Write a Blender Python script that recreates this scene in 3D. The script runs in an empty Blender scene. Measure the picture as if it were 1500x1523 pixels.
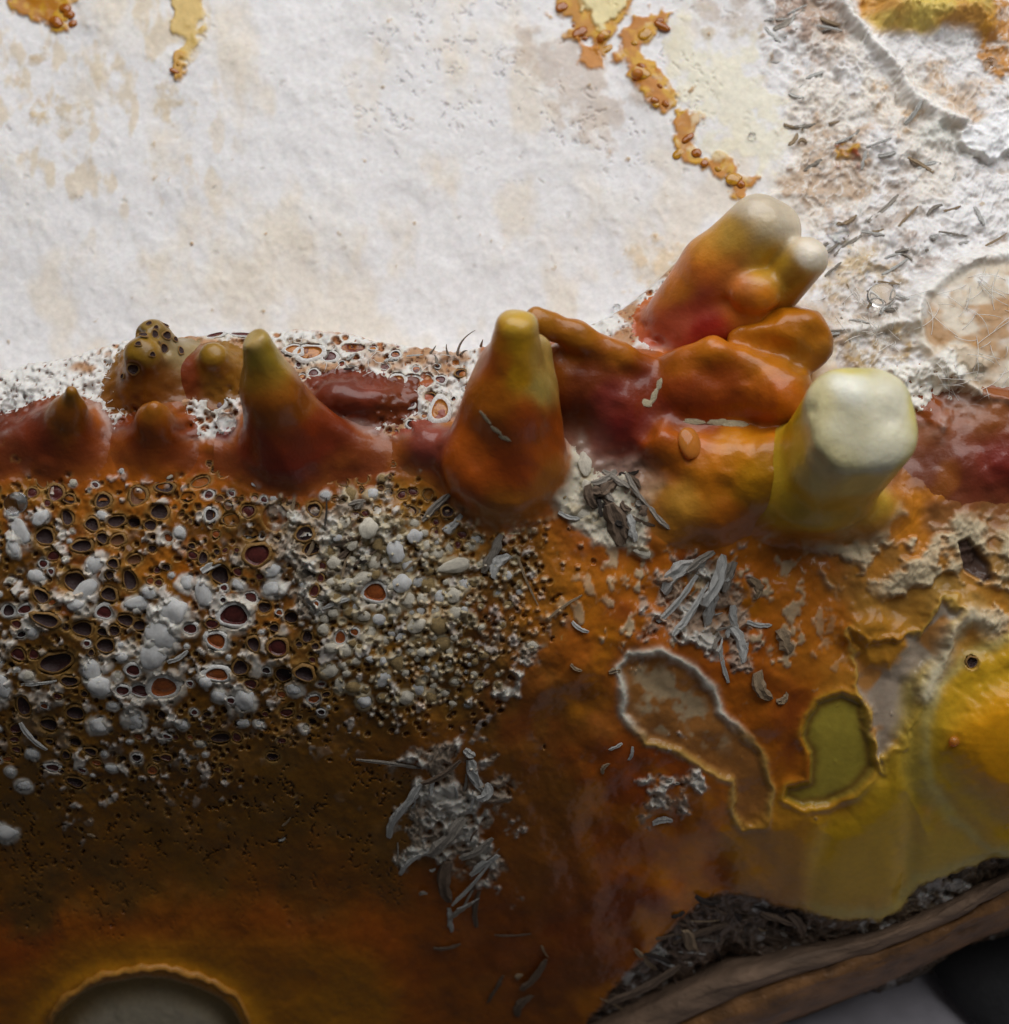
import bpy, math, random
import numpy as np
from mathutils import Matrix, Vector

# ------------------------------------------------------------------ camera, world, light (1 unit = 1 cm)
scene = bpy.context.scene
scene.unit_settings.scale_length = 0.01
COL = scene.collection
D = 26.0                       # camera distance from the modelling plane (cm)
S = 1500.0 / 18.0              # photo pixels per cm at that plane
CX, CY = 750.0, 761.5
TILT = math.radians(45)
ct, st = math.cos(TILT), math.sin(TILT)
# modelling frame: a = right, b = up along the face, h = out of the face
AX = Vector((1, 0, 0)); BX = Vector((0, ct, st)); NX = Vector((0, -st, ct))
RM = Matrix((AX, BX, NX)).transposed()          # (a,b,h) -> world
RN = np.array(RM)

cam_d = bpy.data.cameras.new("camera")
cam = bpy.data.objects.new("camera", cam_d); COL.objects.link(cam)
cam.matrix_world = Matrix.Translation(NX * D) @ RM.to_4x4()
cam_d.sensor_fit = 'HORIZONTAL'; cam_d.sensor_width = 36; cam_d.lens = 52
cam_d.clip_start = 0.1; cam_d.clip_end = 500
cam_d.dof.use_dof = True; cam_d.dof.focus_distance = 25.9; cam_d.dof.aperture_fstop = 0.15
scene.camera = cam

world = bpy.data.worlds.new("World"); scene.world = world; world.use_nodes = True
world.node_tree.nodes["Background"].inputs[0].default_value = (0.95, 0.97, 1.0, 1)
world.node_tree.nodes["Background"].inputs[1].default_value = 0.045

def area(name, loc, target, sx, sy, power, color):
    l = bpy.data.lights.new(name, 'AREA'); l.shape = 'RECTANGLE'; l.size = sx; l.size_y = sy
    l.energy = power; l.color = color
    o = bpy.data.objects.new(name, l); COL.objects.link(o)
    o.location = loc
    o.rotation_euler = (Vector(target) - Vector(loc)).to_track_quat('-Z', 'Y').to_euler()
    return o
area("window_light", (8, 12, 54), (0, 0, 0), 80, 54, 46000, (1.0, 0.995, 0.995))
scene.view_settings.view_transform = 'Standard'; scene.view_settings.look = 'None'
scene.view_settings.exposure = 0.0; scene.view_settings.gamma = 1.0

rnd = random.Random(7)

# ------------------------------------------------------------------ numpy noise
def _hash(ix, iy, seed):
    h = (ix.astype(np.int64) * 374761393 + iy.astype(np.int64) * 668265263 + seed * 1442695041) & 0xFFFFFFFF
    h = ((h ^ (h >> 13)) * 1274126177) & 0xFFFFFFFF
    h = ((h ^ (h >> 15)) * 2246822519) & 0xFFFFFFFF
    return ((h ^ (h >> 16)) & 0xFFFFFF) / float(0xFFFFFF)
def vnoise(x, y, seed=0):
    ix, iy = np.floor(x), np.floor(y); fx, fy = x - ix, y - iy
    fx = fx * fx * fx * (fx * (fx * 6 - 15) + 10); fy = fy * fy * fy * (fy * (fy * 6 - 15) + 10)
    a, b = _hash(ix, iy, seed), _hash(ix + 1, iy, seed)
    c, d = _hash(ix, iy + 1, seed), _hash(ix + 1, iy + 1, seed)
    return (a + (b - a) * fx) * (1 - fy) + (c + (d - c) * fx) * fy
def fbm(x, y, seed=0, o=4, g=0.5):
    s, amp, t = 0, 1.0, 0
    x, y = x * .86 - y * .51, x * .51 + y * .86
    for i in range(o):
        s = s + amp * (vnoise(x, y, seed + 17 * i) * 2 - 1); t += amp
        x, y, amp = (x * .8 - y * .6) * 2.03 + 5.1, (x * .6 + y * .8) * 2.03 - 3.7, amp * g
    return s / t
def worley(x, y, seed=0, jit=0.9):
    ix, iy = np.floor(x), np.floor(y)
    f1 = np.full(x.shape, 9.0); f2 = np.full(x.shape, 9.0); cid = np.zeros(x.shape)
    for dx in (-1, 0, 1):
        for dy in (-1, 0, 1):
            jx, jy = ix + dx, iy + dy
            px = jx + .5 + (_hash(jx, jy, seed) - .5) * jit; py = jy + .5 + (_hash(jx, jy, seed + 1) - .5) * jit
            d = np.hypot(px - x, py - y); near = d < f1
            f2 = np.where(near, f1, np.minimum(f2, d)); cid = np.where(near, _hash(jx, jy, seed + 2), cid)
            f1 = np.where(near, d, f1)
    return f1, f2, cid
def sstep(a, b, x):
    t = np.clip((x - a) / (b - a), 0, 1); return t * t * (3 - 2 * t)

# ------------------------------------------------------------------ base relief
def grid_table(us, vs, tab, sig):
    gu = np.arange(-700, 2201, 10.0); gv = np.arange(-900, 2501, 10.0)
    tab = np.array(tab, float)                                   # rows = us, columns = vs
    rows = np.array([np.interp(gv, vs, r) for r in tab])
    g = np.array([np.interp(gu, us, rows[:, j]) for j in range(len(gv))])       # [v, u]
    k = np.exp(-0.5 * (np.arange(-30, 31) * 10.0 / sig) ** 2); k /= k.sum()
    gp = np.pad(g, 30, mode='edge')
    gp = np.apply_along_axis(lambda r: np.convolve(r, k, 'same'), 0, gp)
    k2 = np.exp(-0.5 * (np.arange(-30, 31) * 10.0 / 110) ** 2); k2 /= k2.sum()
    gp = np.apply_along_axis(lambda r: np.convolve(r, k2, 'same'), 1, gp)
    g = gp[30:-30, 30:-30]
    def f(u, v):
        x = np.clip((u + 700) / 10, 0, len(gu) - 1.001); y = np.clip((v + 900) / 10, 0, len(gv) - 1.001)
        i, j = x.astype(int), y.astype(int); fx, fy = x - i, y - j
        return (g[j, i] * (1 - fx) + g[j, i + 1] * fx) * (1 - fy) + (g[j + 1, i] * (1 - fx) + g[j + 1, i + 1] * fx) * fy
    return f
VS = [-900, -300, 0, 200, 400, 500, 550, 650, 720, 800, 900, 1000, 1100, 1200, 1300, 1400, 1500, 1800, 2500]
LFT = [-1, -1, -1, -.8, -.45, -.1, .35, .85, 1.0, .98, .8, .4, -.4, -1.5, -2.7, -3.7, -5.0, -8.2, -15]
MID = [-1, -1, -1, -.8, -.4, 0, .3, .8, .95, 1.0, .85, .5, -.15, -1.05, -2.15, -3.5, -4.9, -8.5, -16]
RGT = [-7.6, -4.6, -3.0, -1.95, -.9, -.35, -.1, .3, .5, .6, .5, .25, -.15, -.8, -1.8, -3.0, -4.2, -8, -16]
RG2 = [-7.6, -4.6, -3.0, -1.95, -.9, -.35, -.1, .2, .3, .4, .3, .2, .05, -.6, -1.7, -3.0, -4.2, -8, -16]
BCK = [-8.4, -5.6, -4.1, -3.1, -2.2, -1.8, -1.65, -1.4, -1.3, -1.3, -1.3, -1.3, -1.3, -1.3, -1.3, -1.3, -1.3, -1.3, -1.3]
front_f = grid_table([-400, 300, 850, 1150, 1450], VS, [LFT, LFT, MID, RGT, RG2], 26)
back_f = grid_table([-400, 850, 1140, 1450], VS, [BCK, BCK, RGT, RG2], 26)
VRU = [-400, 0, 100, 180, 280, 420, 470, 520, 600, 690, 800, 860, 900, 945, 970, 1000, 1050, 1100, 1150, 1900]
VRV = [600, 552, 530, 510, 500, 492, 492, 500, 514, 524, 500, 488, 478, 448, 428, 400, 350, 310, 290, 290]

N1 = 930; EXT = 12.6
ax = np.linspace(-EXT, EXT, N1); STEP = ax[1] - ax[0]
A, B = np.meshgrid(ax, ax)                         # [b, a]
def solve(f):
    h = np.zeros_like(A)
    for _ in range(14):
        k = D / (D - h); h = 0.4 * h + 0.6 * f(CX + A * S * k, CY - B * S * k)
    k = D / (D - h); return h, CX + A * S * k, CY - B * S * k
hf, uf, vf = solve(front_f); hb, ub, vb = solve(back_f)
rag = 4.5 * fbm(uf / 22, vf * 0 + 3, 5, 3) + 3 * fbm(uf / 6, vf * 0 + 9, 6, 2)
edge = (vf - np.interp(uf, VRU, VRV) - rag * sstep(1000, 850, uf)) / S            # cm inside the ridge
wf = sstep(-0.16, 0.0, edge)
front = wf > 0.5
crown = np.where(edge > -.3, np.exp(-np.maximum(edge, 0) / .10), 0) * sstep(1150, 900, uf) * -.10     # rounded lip
H0 = hb * (1 - wf) + hf * wf + crown * wf
U = np.where(front, uf, ub); V = np.where(front, vf, vb)

# ------------------------------------------------------------------ masks on the surface chart
WX = fbm(U / 60, V / 60, 31, 4); WY = fbm(U / 60, V / 60, 77, 4)
WL, WM = fbm(U / 110, V / 110, 301, 3), fbm(U / 110, V / 110, 302, 3)
WX2 = fbm(U / 14, V / 14, 131, 3); WY2 = fbm(U / 14, V / 14, 177, 3)
def poly_sd(pts, warp=8, fine=2, pad=60, big=0):
    """signed distance in px (negative inside) near the polygon, +pad elsewhere"""
    p = np.array(pts, float)
    out = np.full(U.shape, float(pad))
    lo, hi = p.min(0) - pad, p.max(0) + pad
    m = (U > lo[0]) & (U < hi[0]) & (V > lo[1]) & (V < hi[1])
    x = U[m] + warp * 1.6 * WX[m] + fine * 1.6 * WX2[m] + big * WL[m]; y = V[m] + warp * 1.6 * WY[m] + fine * 1.6 * WY2[m] + big * WM[m]
    d = np.full(x.shape, 1e9); ins = np.zeros(x.shape, bool)
    for i in range(len(p)):
        x0, y0 = p[i]; x1, y1 = p[(i + 1) % len(p)]
        ex, ey = x1 - x0, y1 - y0
        t = np.clip(((x - x0) * ex + (y - y0) * ey) / (ex * ex + ey * ey + 1e-9), 0, 1)
        d = np.minimum(d, np.hypot(x - x0 - t * ex, y - y0 - t * ey))
        ins ^= ((y0 > y) != (y1 > y)) & (x < (ex * (y - y0) / (ey + 1e-12) + x0))
    out[m] = np.where(ins, -d, d)
    return out
def line_sd(pts, warp=5, fine=1.5, pad=40):
    p = np.array(pts, float); out = np.full(U.shape, float(pad))
    lo, hi = p.min(0) - pad, p.max(0) + pad
    m = (U > lo[0]) & (U < hi[0]) & (V > lo[1]) & (V < hi[1])
    x = U[m] + warp * WX[m] + fine * WX2[m]; y = V[m] + warp * WY[m] + fine * WY2[m]
    d = np.full(x.shape, 1e9)
    for i in range(len(p) - 1):
        x0, y0 = p[i]; ex, ey = p[i + 1] - p[i]
        t = np.clip(((x - x0) * ex + (y - y0) * ey) / (ex * ex + ey * ey + 1e-9), 0, 1)
        d = np.minimum(d, np.hypot(x - x0 - t * ex, y - y0 - t * ey))
    out[m] = d
    return out
def ell(cx, cy, rx, ry, n=28): return [(cx + rx * math.cos(6.2832 * i / n), cy + ry * math.sin(6.2832 * i / n)) for i in range(n)]
def soft(sd, f): return sstep(f, -f, sd)

# ------------------------------------------------------------------ colour of the skin: samples, then features
W, WY_, WG = (.735, .728, .732), (.74, .70, .63), (.66, .65, .63)
OR, BR, MA, YE, OL, GO = (.60, .165, .010), (.28, .075, .010), (.15, .034, .012), (.56, .36, .03), (.165, .088, .016), (.42, .19, .022)
GO = (.30, .155, .024)
samples = [
 (60, 640, MA), (0, 700, BR), (130, 690, BR), (230, 690, OR), (300, 690, OR), (430, 690, (.30, .06, .015)), (520, 660, (.32, .09, .02)), (600, 660, (.36, .14, .03)),
 (60, 760, GO), (180, 770, (.40, .15, .025)), (260, 790, (.46, .16, .022)), (330, 770, GO), (440, 740, (.34, .11, .02)), (560, 740, GO), (640, 760, GO),
 (0, 850, GO), (90, 850, (.30, .06, .02)), (200, 880, GO), (280, 840, OR), (420, 830, (.26, .10, .03)), (520, 880, GO), (620, 860, (.33, .22, .08)), (700, 880, (.33, .2, .06)),
 (40, 960, GO), (200, 960, (.34, .18, .035)), (400, 960, (.2, .1, .03)), (560, 960, GO), (660, 970, (.3, .2, .06)), (740, 960, (.25, .14, .04)),
 (60, 1080, (.30, .16, .03)), (250, 1080, OL), (450, 1080, OL), (620, 1060, OL), (720, 1040, (.16, .09, .03)),
 (60, 1200, OL), (250, 1220, OL), (450, 1200, OL), (560, 1250, OL), (60, 1320, OL), (300, 1320, OL), (500, 1320, (.22, .09, .02)),
 (40, 1420, (.40, .09, .014)), (110, 1410, (.46, .16, .015)), (250, 1400, (.42, .15, .02)), (420, 1400, (.36, .10, .015)), (60, 1490, (.42, .16, .02)), (470, 1490, (.45, .22, .02)), (580, 1400, (.42, .11, .012)), (560, 1490, (.42, .19, .02)),
 (700, 1400, (.22, .06, .014)), (800, 1350, (.20, .06, .014)), (700, 1490, (.28, .09, .016)), (850, 1450, (.18, .06, .02)),
 (680, 1180, (.22, .09, .02)), (780, 1250, (.26, .10, .02)), (850, 1080, (.21, .10, .024)), (820, 1180, (.22, .10, .022)), (900, 1250, (.33, .085, .012)), (960, 1320, (.45, .12, .014)), (890, 1350, (.32, .09, .014)),
 (760, 740, OR), (820, 800, (.58, .19, .016)), (880, 850, (.52, .17, .016)), (780, 860, (.42, .17, .025)), (860, 950, (.42, .12, .014)), (930, 900, (.50, .16, .016)), (900, 1130, (.36, .075, .01)), (960, 1170, (.34, .06, .01)),
 (900, 690, W), (1000, 820, OR), (1050, 760, (.62, .24, .02)), (1120, 800, (.58, .2, .02)), (1180, 860, (.55, .17, .016)), (1130, 940, (.46, .12, .012)), (1220, 930, (.52, .17, .016)), (1060, 1000, (.44, .11, .012)), (1150, 1040, (.55, .17, .014)),
 (1100, 1120, (.50, .15, .014)), (1160, 1130, (.55, .18, .016)), (1080, 1220, (.42, .13, .014)), (1150, 1250, (.45, .19, .02)), (1060, 1300, (.36, .10, .014)), (1220, 1270, (.50, .29, .03)), (1190, 1330, (.45, .23, .03)),
 (1300, 1220, (.58, .42, .05)), (1280, 1340, (.58, .42, .045)), (1350, 1150, (.55, .45, .10)), (1370, 1270, (.55, .45, .09)), (1400, 1050, (.45, .33, .09)), (1440, 960, (.45, .24, .04)), (1450, 1090, (.66, .36, .02)), (1490, 1130, (.66, .40, .02)), (1440, 1230, (.58, .40, .04)), (1490, 1250, (.55, .42, .08)),
 (1300, 940, (.55, .24, .022)), (1340, 900, (.40, .22, .05)), (1420, 880, (.38, .26, .09)), (1280, 850, (.38, .22, .07)), (1480, 800, (.30, .2, .09)), (1400, 780, (.26, .12, .04)), (1450, 700, (.16, .03, .02)), (1400, 640, (.22, .06, .018)), (1490, 660, (.2, .035, .02)), (1380, 710, (.16, .05, .02)),
 (950, 560, MA), (900, 590, MA), (920, 640, (.20, .02, .02)), (860, 560, BR), (850, 620, BR), (1060, 590, OR), (980, 500, OR), (1180, 540, (.42, .2, .03)), (1030, 480, (.5, .14, .03)),
 (1330, 590, W), (1320, 530, W), (1240, 480, (.6, .5, .36)), (1420, 490, (.62, .58, .5)), (1470, 560, (.45, .26, .08)), (1480, 430, (.35, .16, .07)),
]
base = np.zeros(U.shape + (3,)); wsum = np.zeros(U.shape)
uw, vw = U + 55 * WX + 9 * WX2 + 70 * WL, V + 45 * WY + 9 * WY2 + 50 * WM
for (su, sv, c) in samples:
    w = 1.0 / ((uw - su) ** 2 + (vw - sv) ** 2 + 2200.0) ** 1.7
    base += w[..., None] * np.array(c); wsum += w
base /= wsum[..., None]
base = np.where((U > 1240) & (V < 600), 1, 0)[..., None] * base + np.where((U > 1240) & (V < 600), 0, 1)[..., None] * base ** np.array((1.0, 1.05, 1.1)) * np.array((1.04, 1.0, .9))
Cc = base
H = H0.copy()
wet = np.full(U.shape, 0.92)
def paint(m, c, k=1.0):
    global Cc
    m = np.clip(m * k, 0, 1)[..., None]; Cc = Cc * (1 - m) + np.array(c) * m
def raise_(m, d):
    global H
    H = H + m * d
nz1 = fbm(U / 40, V / 40, 3, 5); nz2 = fbm(U / 9, V / 9, 4, 4); nz3 = fbm(U / 130, V / 130, 8, 4)

# white mycelium mat behind the ridge and upper right
wl = poly_sd([(-700, -900), (2200, -900), (2200, 610), (1470, 600), (1420, 560), (1390, 640), (1310, 600), (1240, 480), (1180, 450), (1150, 380), (1000, 500), (940, 500), (-700, 500)], 6, 4, 80)
white = np.maximum(np.where(front & (U < 1080), 0, soft(wl, 8)), np.where(front, 0, 1.0))
paint(white, W)
stain = sstep(-.05, .45, nz3 + .35 * nz1)
paint(white * stain * sstep(1250, 900, U), WY_, .4)
paint(white * sstep(.05, .5, fbm(U / 70, V / 110, 55, 4)), (.70, .60, .45), .45)
paint(white * sstep(.1, .45, fbm(U / 25, V / 50, 56, 4)) * sstep(450, 250, V) * sstep(420, 250, U), (.62, .49, .30), .55)
raise_(white, .018 * nz1 + .003 * nz2 + .12 * nz3 + .012 * fbm(U / 24, V / 24, 361, 2))
wet = np.where(white > .5, .12, wet)
# small pits of the mat
f1, f2, cid = worley(U / 14 + 1.1 * WX2 + 1.5 * WX, V / 14 + 1.1 * WY2 + 1.5 * WY, 12)
reg = sstep(420, 600, U) * sstep(1200, 1000, U) * sstep(340, 180, V)
pit = white * np.clip(reg, 0, 1) * sstep(.33, .12, f1) * (cid < .5) * sstep(.05, .35, fbm(U / 38, V / 38, 311, 3) + .12)
raise_(pit, -.03); paint(pit, (.50, .49, .51), .7)
f1, f2, cid = worley(U / 34 + .2 * WX2, V / 34 + .2 * WY2, 14)
pit = white * sstep(.15, .04, f1) * (cid < .10) * sstep(520, 300, V); raise_(pit, -.02); paint(pit, (.52, .49, .47), .6)
f1, f2, cid = worley(U / 26 + .9 * WX, V / 26 + .9 * WY, 15)
raise_(white * sstep(1200, 900, U), .016 * (1 - sstep(0, .5, f1)) * sstep(-.2, .4, nz3 + nz1))
# brown stains
STN = fbm(U / 20, V / 20, 321, 4) * 1.6
for pts, c, k in [
  ([(10, -60), (110, -60), (106, 45), (92, 48), (80, 25), (50, 28), (15, 15)], (.44, .17, .012), .9),
  ([(252, -60), (306, -60), (303, 20), (288, 60), (281, 100), (272, 108), (268, 80), (277, 55), (262, 30)], (.60, .42, .14), .85),
  ([(268, 76), (276, 74), (283, 108), (272, 108)], (.55, .30, .06), .8),
  ([(42, 105), (56, 115), (52, 140), (42, 130)], (.5, .36, .18), .6), ([(70, 150), (115, 155), (110, 195), (85, 190)], (.55, .42, .22), .6),
  ([(240, 140), (268, 150), (265, 178), (245, 165)], (.55, .42, .22), .6),
  ([(790, 60), (870, 60), (930, 170), (900, 200), (840, 180), (800, 120)], (.50, .40, .32), .55),
  ([(835, -60), (950, -60), (945, 20), (915, 50), (905, 65), (880, 60), (855, 65), (848, 35), (825, 10)], (.46, .20, .015), .9),
  ([(860, -60), (930, -60), (935, 15), (900, 45), (870, 20)], (.70, .60, .32), .85),
  ([(870, 70), (892, 68), (894, 85), (878, 90)], (.5, .2, .03), .9),
  ([(945, 28), (975, 20), (992, 32), (985, 48), (955, 52), (952, 80), (965, 105), (985, 130), (1000, 165), (982, 170), (960, 150), (940, 110), (934, 80), (936, 45)], (.44, .16, .008), .92),
  ([(1005, 180), (1035, 178), (1034, 225), (1055, 245), (1085, 245), (1100, 268), (1120, 260), (1100, 290), (1075, 280), (1060, 260), (1030, 250), (1008, 225)], (.46, .18, .012), .85),
  ([(1000, 50), (1120, 60), (1160, 170), (1150, 240), (1070, 240), (1010, 150)], (.76, .71, .50), .55),
  ([(1150, -20), (1240, -20), (1250, 60), (1215, 90), (1160, 55)], (.30, .17, .10), .75), ([(1060, 0), (1150, 10), (1140, 45), (1060, 40)], (.42, .34, .27), .6),
  ([(1195, 200), (1275, 190), (1285, 260), (1260, 300), (1200, 300), (1180, 270)], (.42, .28, .17), .75), ([(1253, 225), (1275, 225), (1274, 245), (1254, 244)], (.30, .07, .03), .9),
  ([(1320, 145), (1355, 150), (1358, 185), (1325, 165)], (.52, .30, .10), .7), ([(1395, 110), (1480, 130), (1450, 170), (1430, 180), (1390, 130)], (.52, .34, .18), .75),
  ([(1460, 10), (1520, 20), (1520, 110), (1470, 110)], (.50, .24, .07), .8), ([(1300, 290), (1340, 300), (1350, 345), (1310, 360), (1270, 330)], (.34, .25, .18), .5),
  ([(1235, 395), (1300, 385), (1330, 410), (1300, 430), (1240, 420)], (.50, .34, .12), .7), ([(1350, 360), (1400, 370), (1390, 400), (1340, 395)], (.32, .22, .16), .6),
  ([(1190, 455), (1330, 430), (1350, 480), (1300, 540), (1230, 510)], (.40, .29, .17), .6),
  ([(1420, 410), (1560, 380), (1560, 460), (1480, 460), (1430, 440)], (.30, .14, .07), .75), ([(1250, 520), (1340, 490), (1330, 530), (1280, 545)], (.40, .26, .08), .7),
  ([(1390, 520), (1450, 530), (1465, 560), (1440, 565), (1400, 545)], (.55, .24, .04), .8), ([(950, 380), (1000, 370), (1010, 430), (960, 440)], (.66, .5, .3), .6)]:
    sd = poly_sd(pts, 14, 6); fe = 7 if k > .78 else 34
    mm = sstep(-.6, .6, (.55 if k > .78 else 0) - sd / fe + (1.1 if k < .78 else .9) * (STN + .3 * nz2)) * np.where((U < 1080) & front, 0, 1)
    paint(mm, c, 1.0 if k > .78 else k)
    if .84 < k and c[0] < .5: paint(mm * sstep(-.1, .4, fbm(U / 16, V / 16, 395, 3)), (.60, .34, .02), .8)
    raise_(mm, .05 if k > .78 else .01); wet = np.where(mm * (k > .78) > .5, .85, wet)
# fibrous straw-bound mat at the upper right
fz = soft(poly_sd([(1130, -300), (2000, -300), (2000, 620), (1480, 600), (1390, 660), (1300, 600), (1230, 500), (1230, 420), (1200, 330), (1160, 200)], 25, 8, 90), 25)
pt = poly_sd([(1352, 485), (1365, 435), (1405, 408), (1470, 392), (1600, 385), (1600, 605), (1475, 600), (1410, 560), (1362, 520)], 6, 1, 90); patch = soft(pt, 7)
fz = fz * (1 - .85 * patch)
ca, sa = math.cos(.42), math.sin(.42)
p_, q_ = (U * ca + V * sa), (-U * sa + V * ca)
fib = 1 - np.abs(fbm(U / 18 + .6 * WX, V / 14 + 1.2 * WY, 61, 4)) * 2.2
fib2 = 1 - np.abs(fbm(p_ / 16 + WX, q_ / 16 + WY, 62, 4)) * 2.2
raise_(fz, .025 * fib + .042 * fib2 + .12 * nz1 + .10 * fbm(U / 28, V / 28, 331, 3))
paint(fz * sstep(.55, -.1, fib + .3 * nz1), (.52, .49, .46), .5)
paint(fz * sstep(.25, -.5, fib2 + .5 * nz1 + .2 * nz3), (.36, .28, .21), .6)
paint(fz * sstep(.75, 1.0, fib2), (.80, .79, .76), .6)
raise_(soft(pt, 40), .30); paint(patch, (.62, .54, .42), .9); paint(patch * sstep(-.1, .4, fbm(U / 45, V / 30, 391, 3) + .12), (.38, .20, .07), .9); paint(patch * sstep(.1, .4, fbm(U / 40, V / 34, 392, 3)), (.74, .73, .70), .85); wet = np.where(patch > .5, .75, wet)
# folds and flaps of the mat
def fold(pts, hgt, wid, c=None, k=.8):
    sd = line_sd(pts, 6, 2); m = np.exp(-(sd / wid) ** 2); raise_(m, hgt)
    if c: paint(m, c, k)
fold([(1238, -60), (1262, 30), (1310, 80), (1335, 115), (1355, 145), (1395, 175), (1430, 180)], .28, 11, (.80, .79, .76))
fold([(1350, 480), (1362, 440), (1400, 410), (1450, 385), (1560, 370)], .22, 12, (.80, .79, .76))
fold([(1352, 470), (1365, 510), (1400, 550), (1450, 590), (1520, 600)], .16, 8, (.74, .70, .6), .6)
fold([(1180, 455), (1210, 480), (1240, 492), (1290, 490), (1340, 475)], .12, 8, (.78, .77, .74), .8)
fl = soft(poly_sd([(1430, 185), (1460, 172), (1600, 165), (1600, 235), (1490, 228), (1465, 236), (1440, 226)], 16, 3), 5); raise_(fl, .22); paint(fl, (.82, .83, .84), .95)
fl = soft(poly_sd([(1355, 190), (1435, 182), (1440, 230), (1400, 222), (1358, 225)], 18, 3), 14); raise_(fl, .08); paint(fl, (.68, .68, .63), .9)
mo = soft(poly_sd([(1270, -60), (1450, -60), (1475, 40), (1462, 65), (1440, 48), (1400, 45), (1370, 55), (1310, 52), (1280, 25)], 5, 1.5), 8)
raise_(soft(poly_sd([(1290, -60), (1450, -60), (1465, 45), (1390, 40), (1310, 45)], 5, 1), 24), .55); paint(mo, (.50, .24, .03), .95)
paint(mo * sstep(.0, .5, fbm(U / 50, V / 50, 91, 2) + .2), (.62, .48, .12), .9); wet = np.where(mo > .5, .6, wet)
sp = soft(poly_sd([(1300, 560), (1400, 520), (1430, 570), (1400, 600), (1400, 640), (1370, 620)], 8, 5), 6)
paint(sp, (.74, .72, .66)); raise_(sp, .10 + .06 * nz2); wet = np.where(sp > .5, .15, wet)

# frothy crest along the left ridge
CR = [(-400, 560), (-400, 660), (0, 648), (60, 615), (150, 600), (170, 652), (190, 650), (300, 655), (340, 660), (370, 560), (440, 560), (520, 625), (590, 655), (640, 645), (700, 590), (720, 500), (860, 500), (930, 515), (985, 520), (960, 470), (1000, 430), (1082, 420), (1082, 290), (1040, 320), (940, 400), (860, 470), (690, 490), (300, 480), (100, 510), (0, 540)]
froth = soft(poly_sd(CR, 7, 4), 9) * np.where(front, 1, 0)
paint(froth, (.70, .69, .66)); wet = np.where(froth > .5, .6, wet)
raise_(froth, .07 * nz2 + .10 * fbm(U / 24, V / 24, 93, 3))
paint(froth * sstep(.05, .4, fbm(U / 45, V / 30, 94, 3) + .25 * sstep(150, 220, U) * sstep(400, 330, U) - .3 * sstep(200, 100, U)), (.36, .15, .03), .85)
f1, f2, cid = worley(U / 13 + .15 * WX2, V / 11 + .15 * WY2, 16)
fm_ = froth * sstep(-.25, .15, fbm(U / 60, V / 40, 341, 3)) * sstep(60, 190, U); bub = fm_ * sstep(.44, .30, f1) * (cid < .42); raise_(bub, -.085)
paint(fm_ * sstep(.52, .42, f1) * (cid < .42), (.46, .36, .2), .5); paint(bub, (.34, .11, .025), .92)
f1, f2, cid = worley(U / 7, V / 7, 18)
bub = froth * sstep(.36, .2, f1) * (cid < .35); raise_(bub, -.04); paint(bub, (.16, .08, .05), .7)

# pitted golden crust
crust = np.where(front, 1, 0) * (1 - froth) * (1 - white)
pz = soft(poly_sd([(-300, 680), (150, 665), (420, 715), (650, 690), (720, 760), (790, 850), (800, 960), (740, 1090), (560, 1130), (420, 1180), (180, 1180), (-300, 1140)], 45, 10, 150, 110), 80) * crust
bd = line_sd([(-200, 690), (0, 690), (80, 680), (150, 668), (240, 672), (320, 688), (430, 708), (520, 695), (590, 672), (640, 690), (690, 745), (760, 765)], 14, 4, 90)
band = np.exp(-(np.maximum(bd - 8, 0) / 24) ** 2) * crust
paint(band, (.20, .036, .010), .9); paint(band * sstep(.0, .5, nz1 + .1), (.36, .10, .012), .5)
pz = pz * (1 - .9 * band)
paint(pz * sstep(-.5, .3, fbm(U / 48, V / 48, 381, 4)) * sstep(700, 800, V), (.10, .042, .010), .85)
smy = 1 - .9 * sstep(1120, 1220, U + 60 * WX) * sstep(960, 1040, V + 40 * WY)
raise_(crust * smy, .05 * nz1 + .05 * nz3)
raise_(pz, .07 * nz1 + .03 * nz2)
f1, f2, cid = worley(U / 12 + .2 * WX2, V / 11 + .2 * WY2, 21)
pz = sstep(.0, 1., pz); ok_ = (cid < .36 * pz); b = sstep(.40, .22, f1) * ok_; raise_(b, -.075); paint(b, (.07, .03, .015), .75)
paint(sstep(.12, .02, np.abs(f1 - .44)) * ok_, (.44, .27, .08), .6)
f1, f2, cid = worley(U / 10 + .2 * WX2, V / 10 + .2 * WY2, 22)
bz = soft(poly_sd([(430, 770), (560, 760), (700, 770), (790, 860), (790, 960), (700, 1040), (560, 1040), (520, 960), (440, 900)], 40, 10, 140, 100), 75) * crust
kb = sstep(.46, .2, f1) * (cid < .55 * bz); raise_(kb, .085); paint(kb, (.62, .54, .38), .75)
wp = soft(poly_sd([(-300, 850), (120, 820), (300, 830), (480, 880), (500, 1060), (300, 1100), (-300, 1120)], 30, 8, 90), 30) * crust
wpm = wp * sstep(.12, .45, fbm(U / 30, V / 30, 95, 4)); paint(wpm, (.66, .64, .58), .75); raise_(wpm, .05); wet = np.where(wpm > .5, .15, wet)
wpm = pz * sstep(.34, .5, fbm(U / 17, V / 17, 382, 3) + .12 * sstep(820, 900, V) * sstep(1060, 980, V)); paint(wpm, (.68, .65, .60), .8); raise_(wpm, .06); wet = np.where(wpm > .5, .2, wet)
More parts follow.
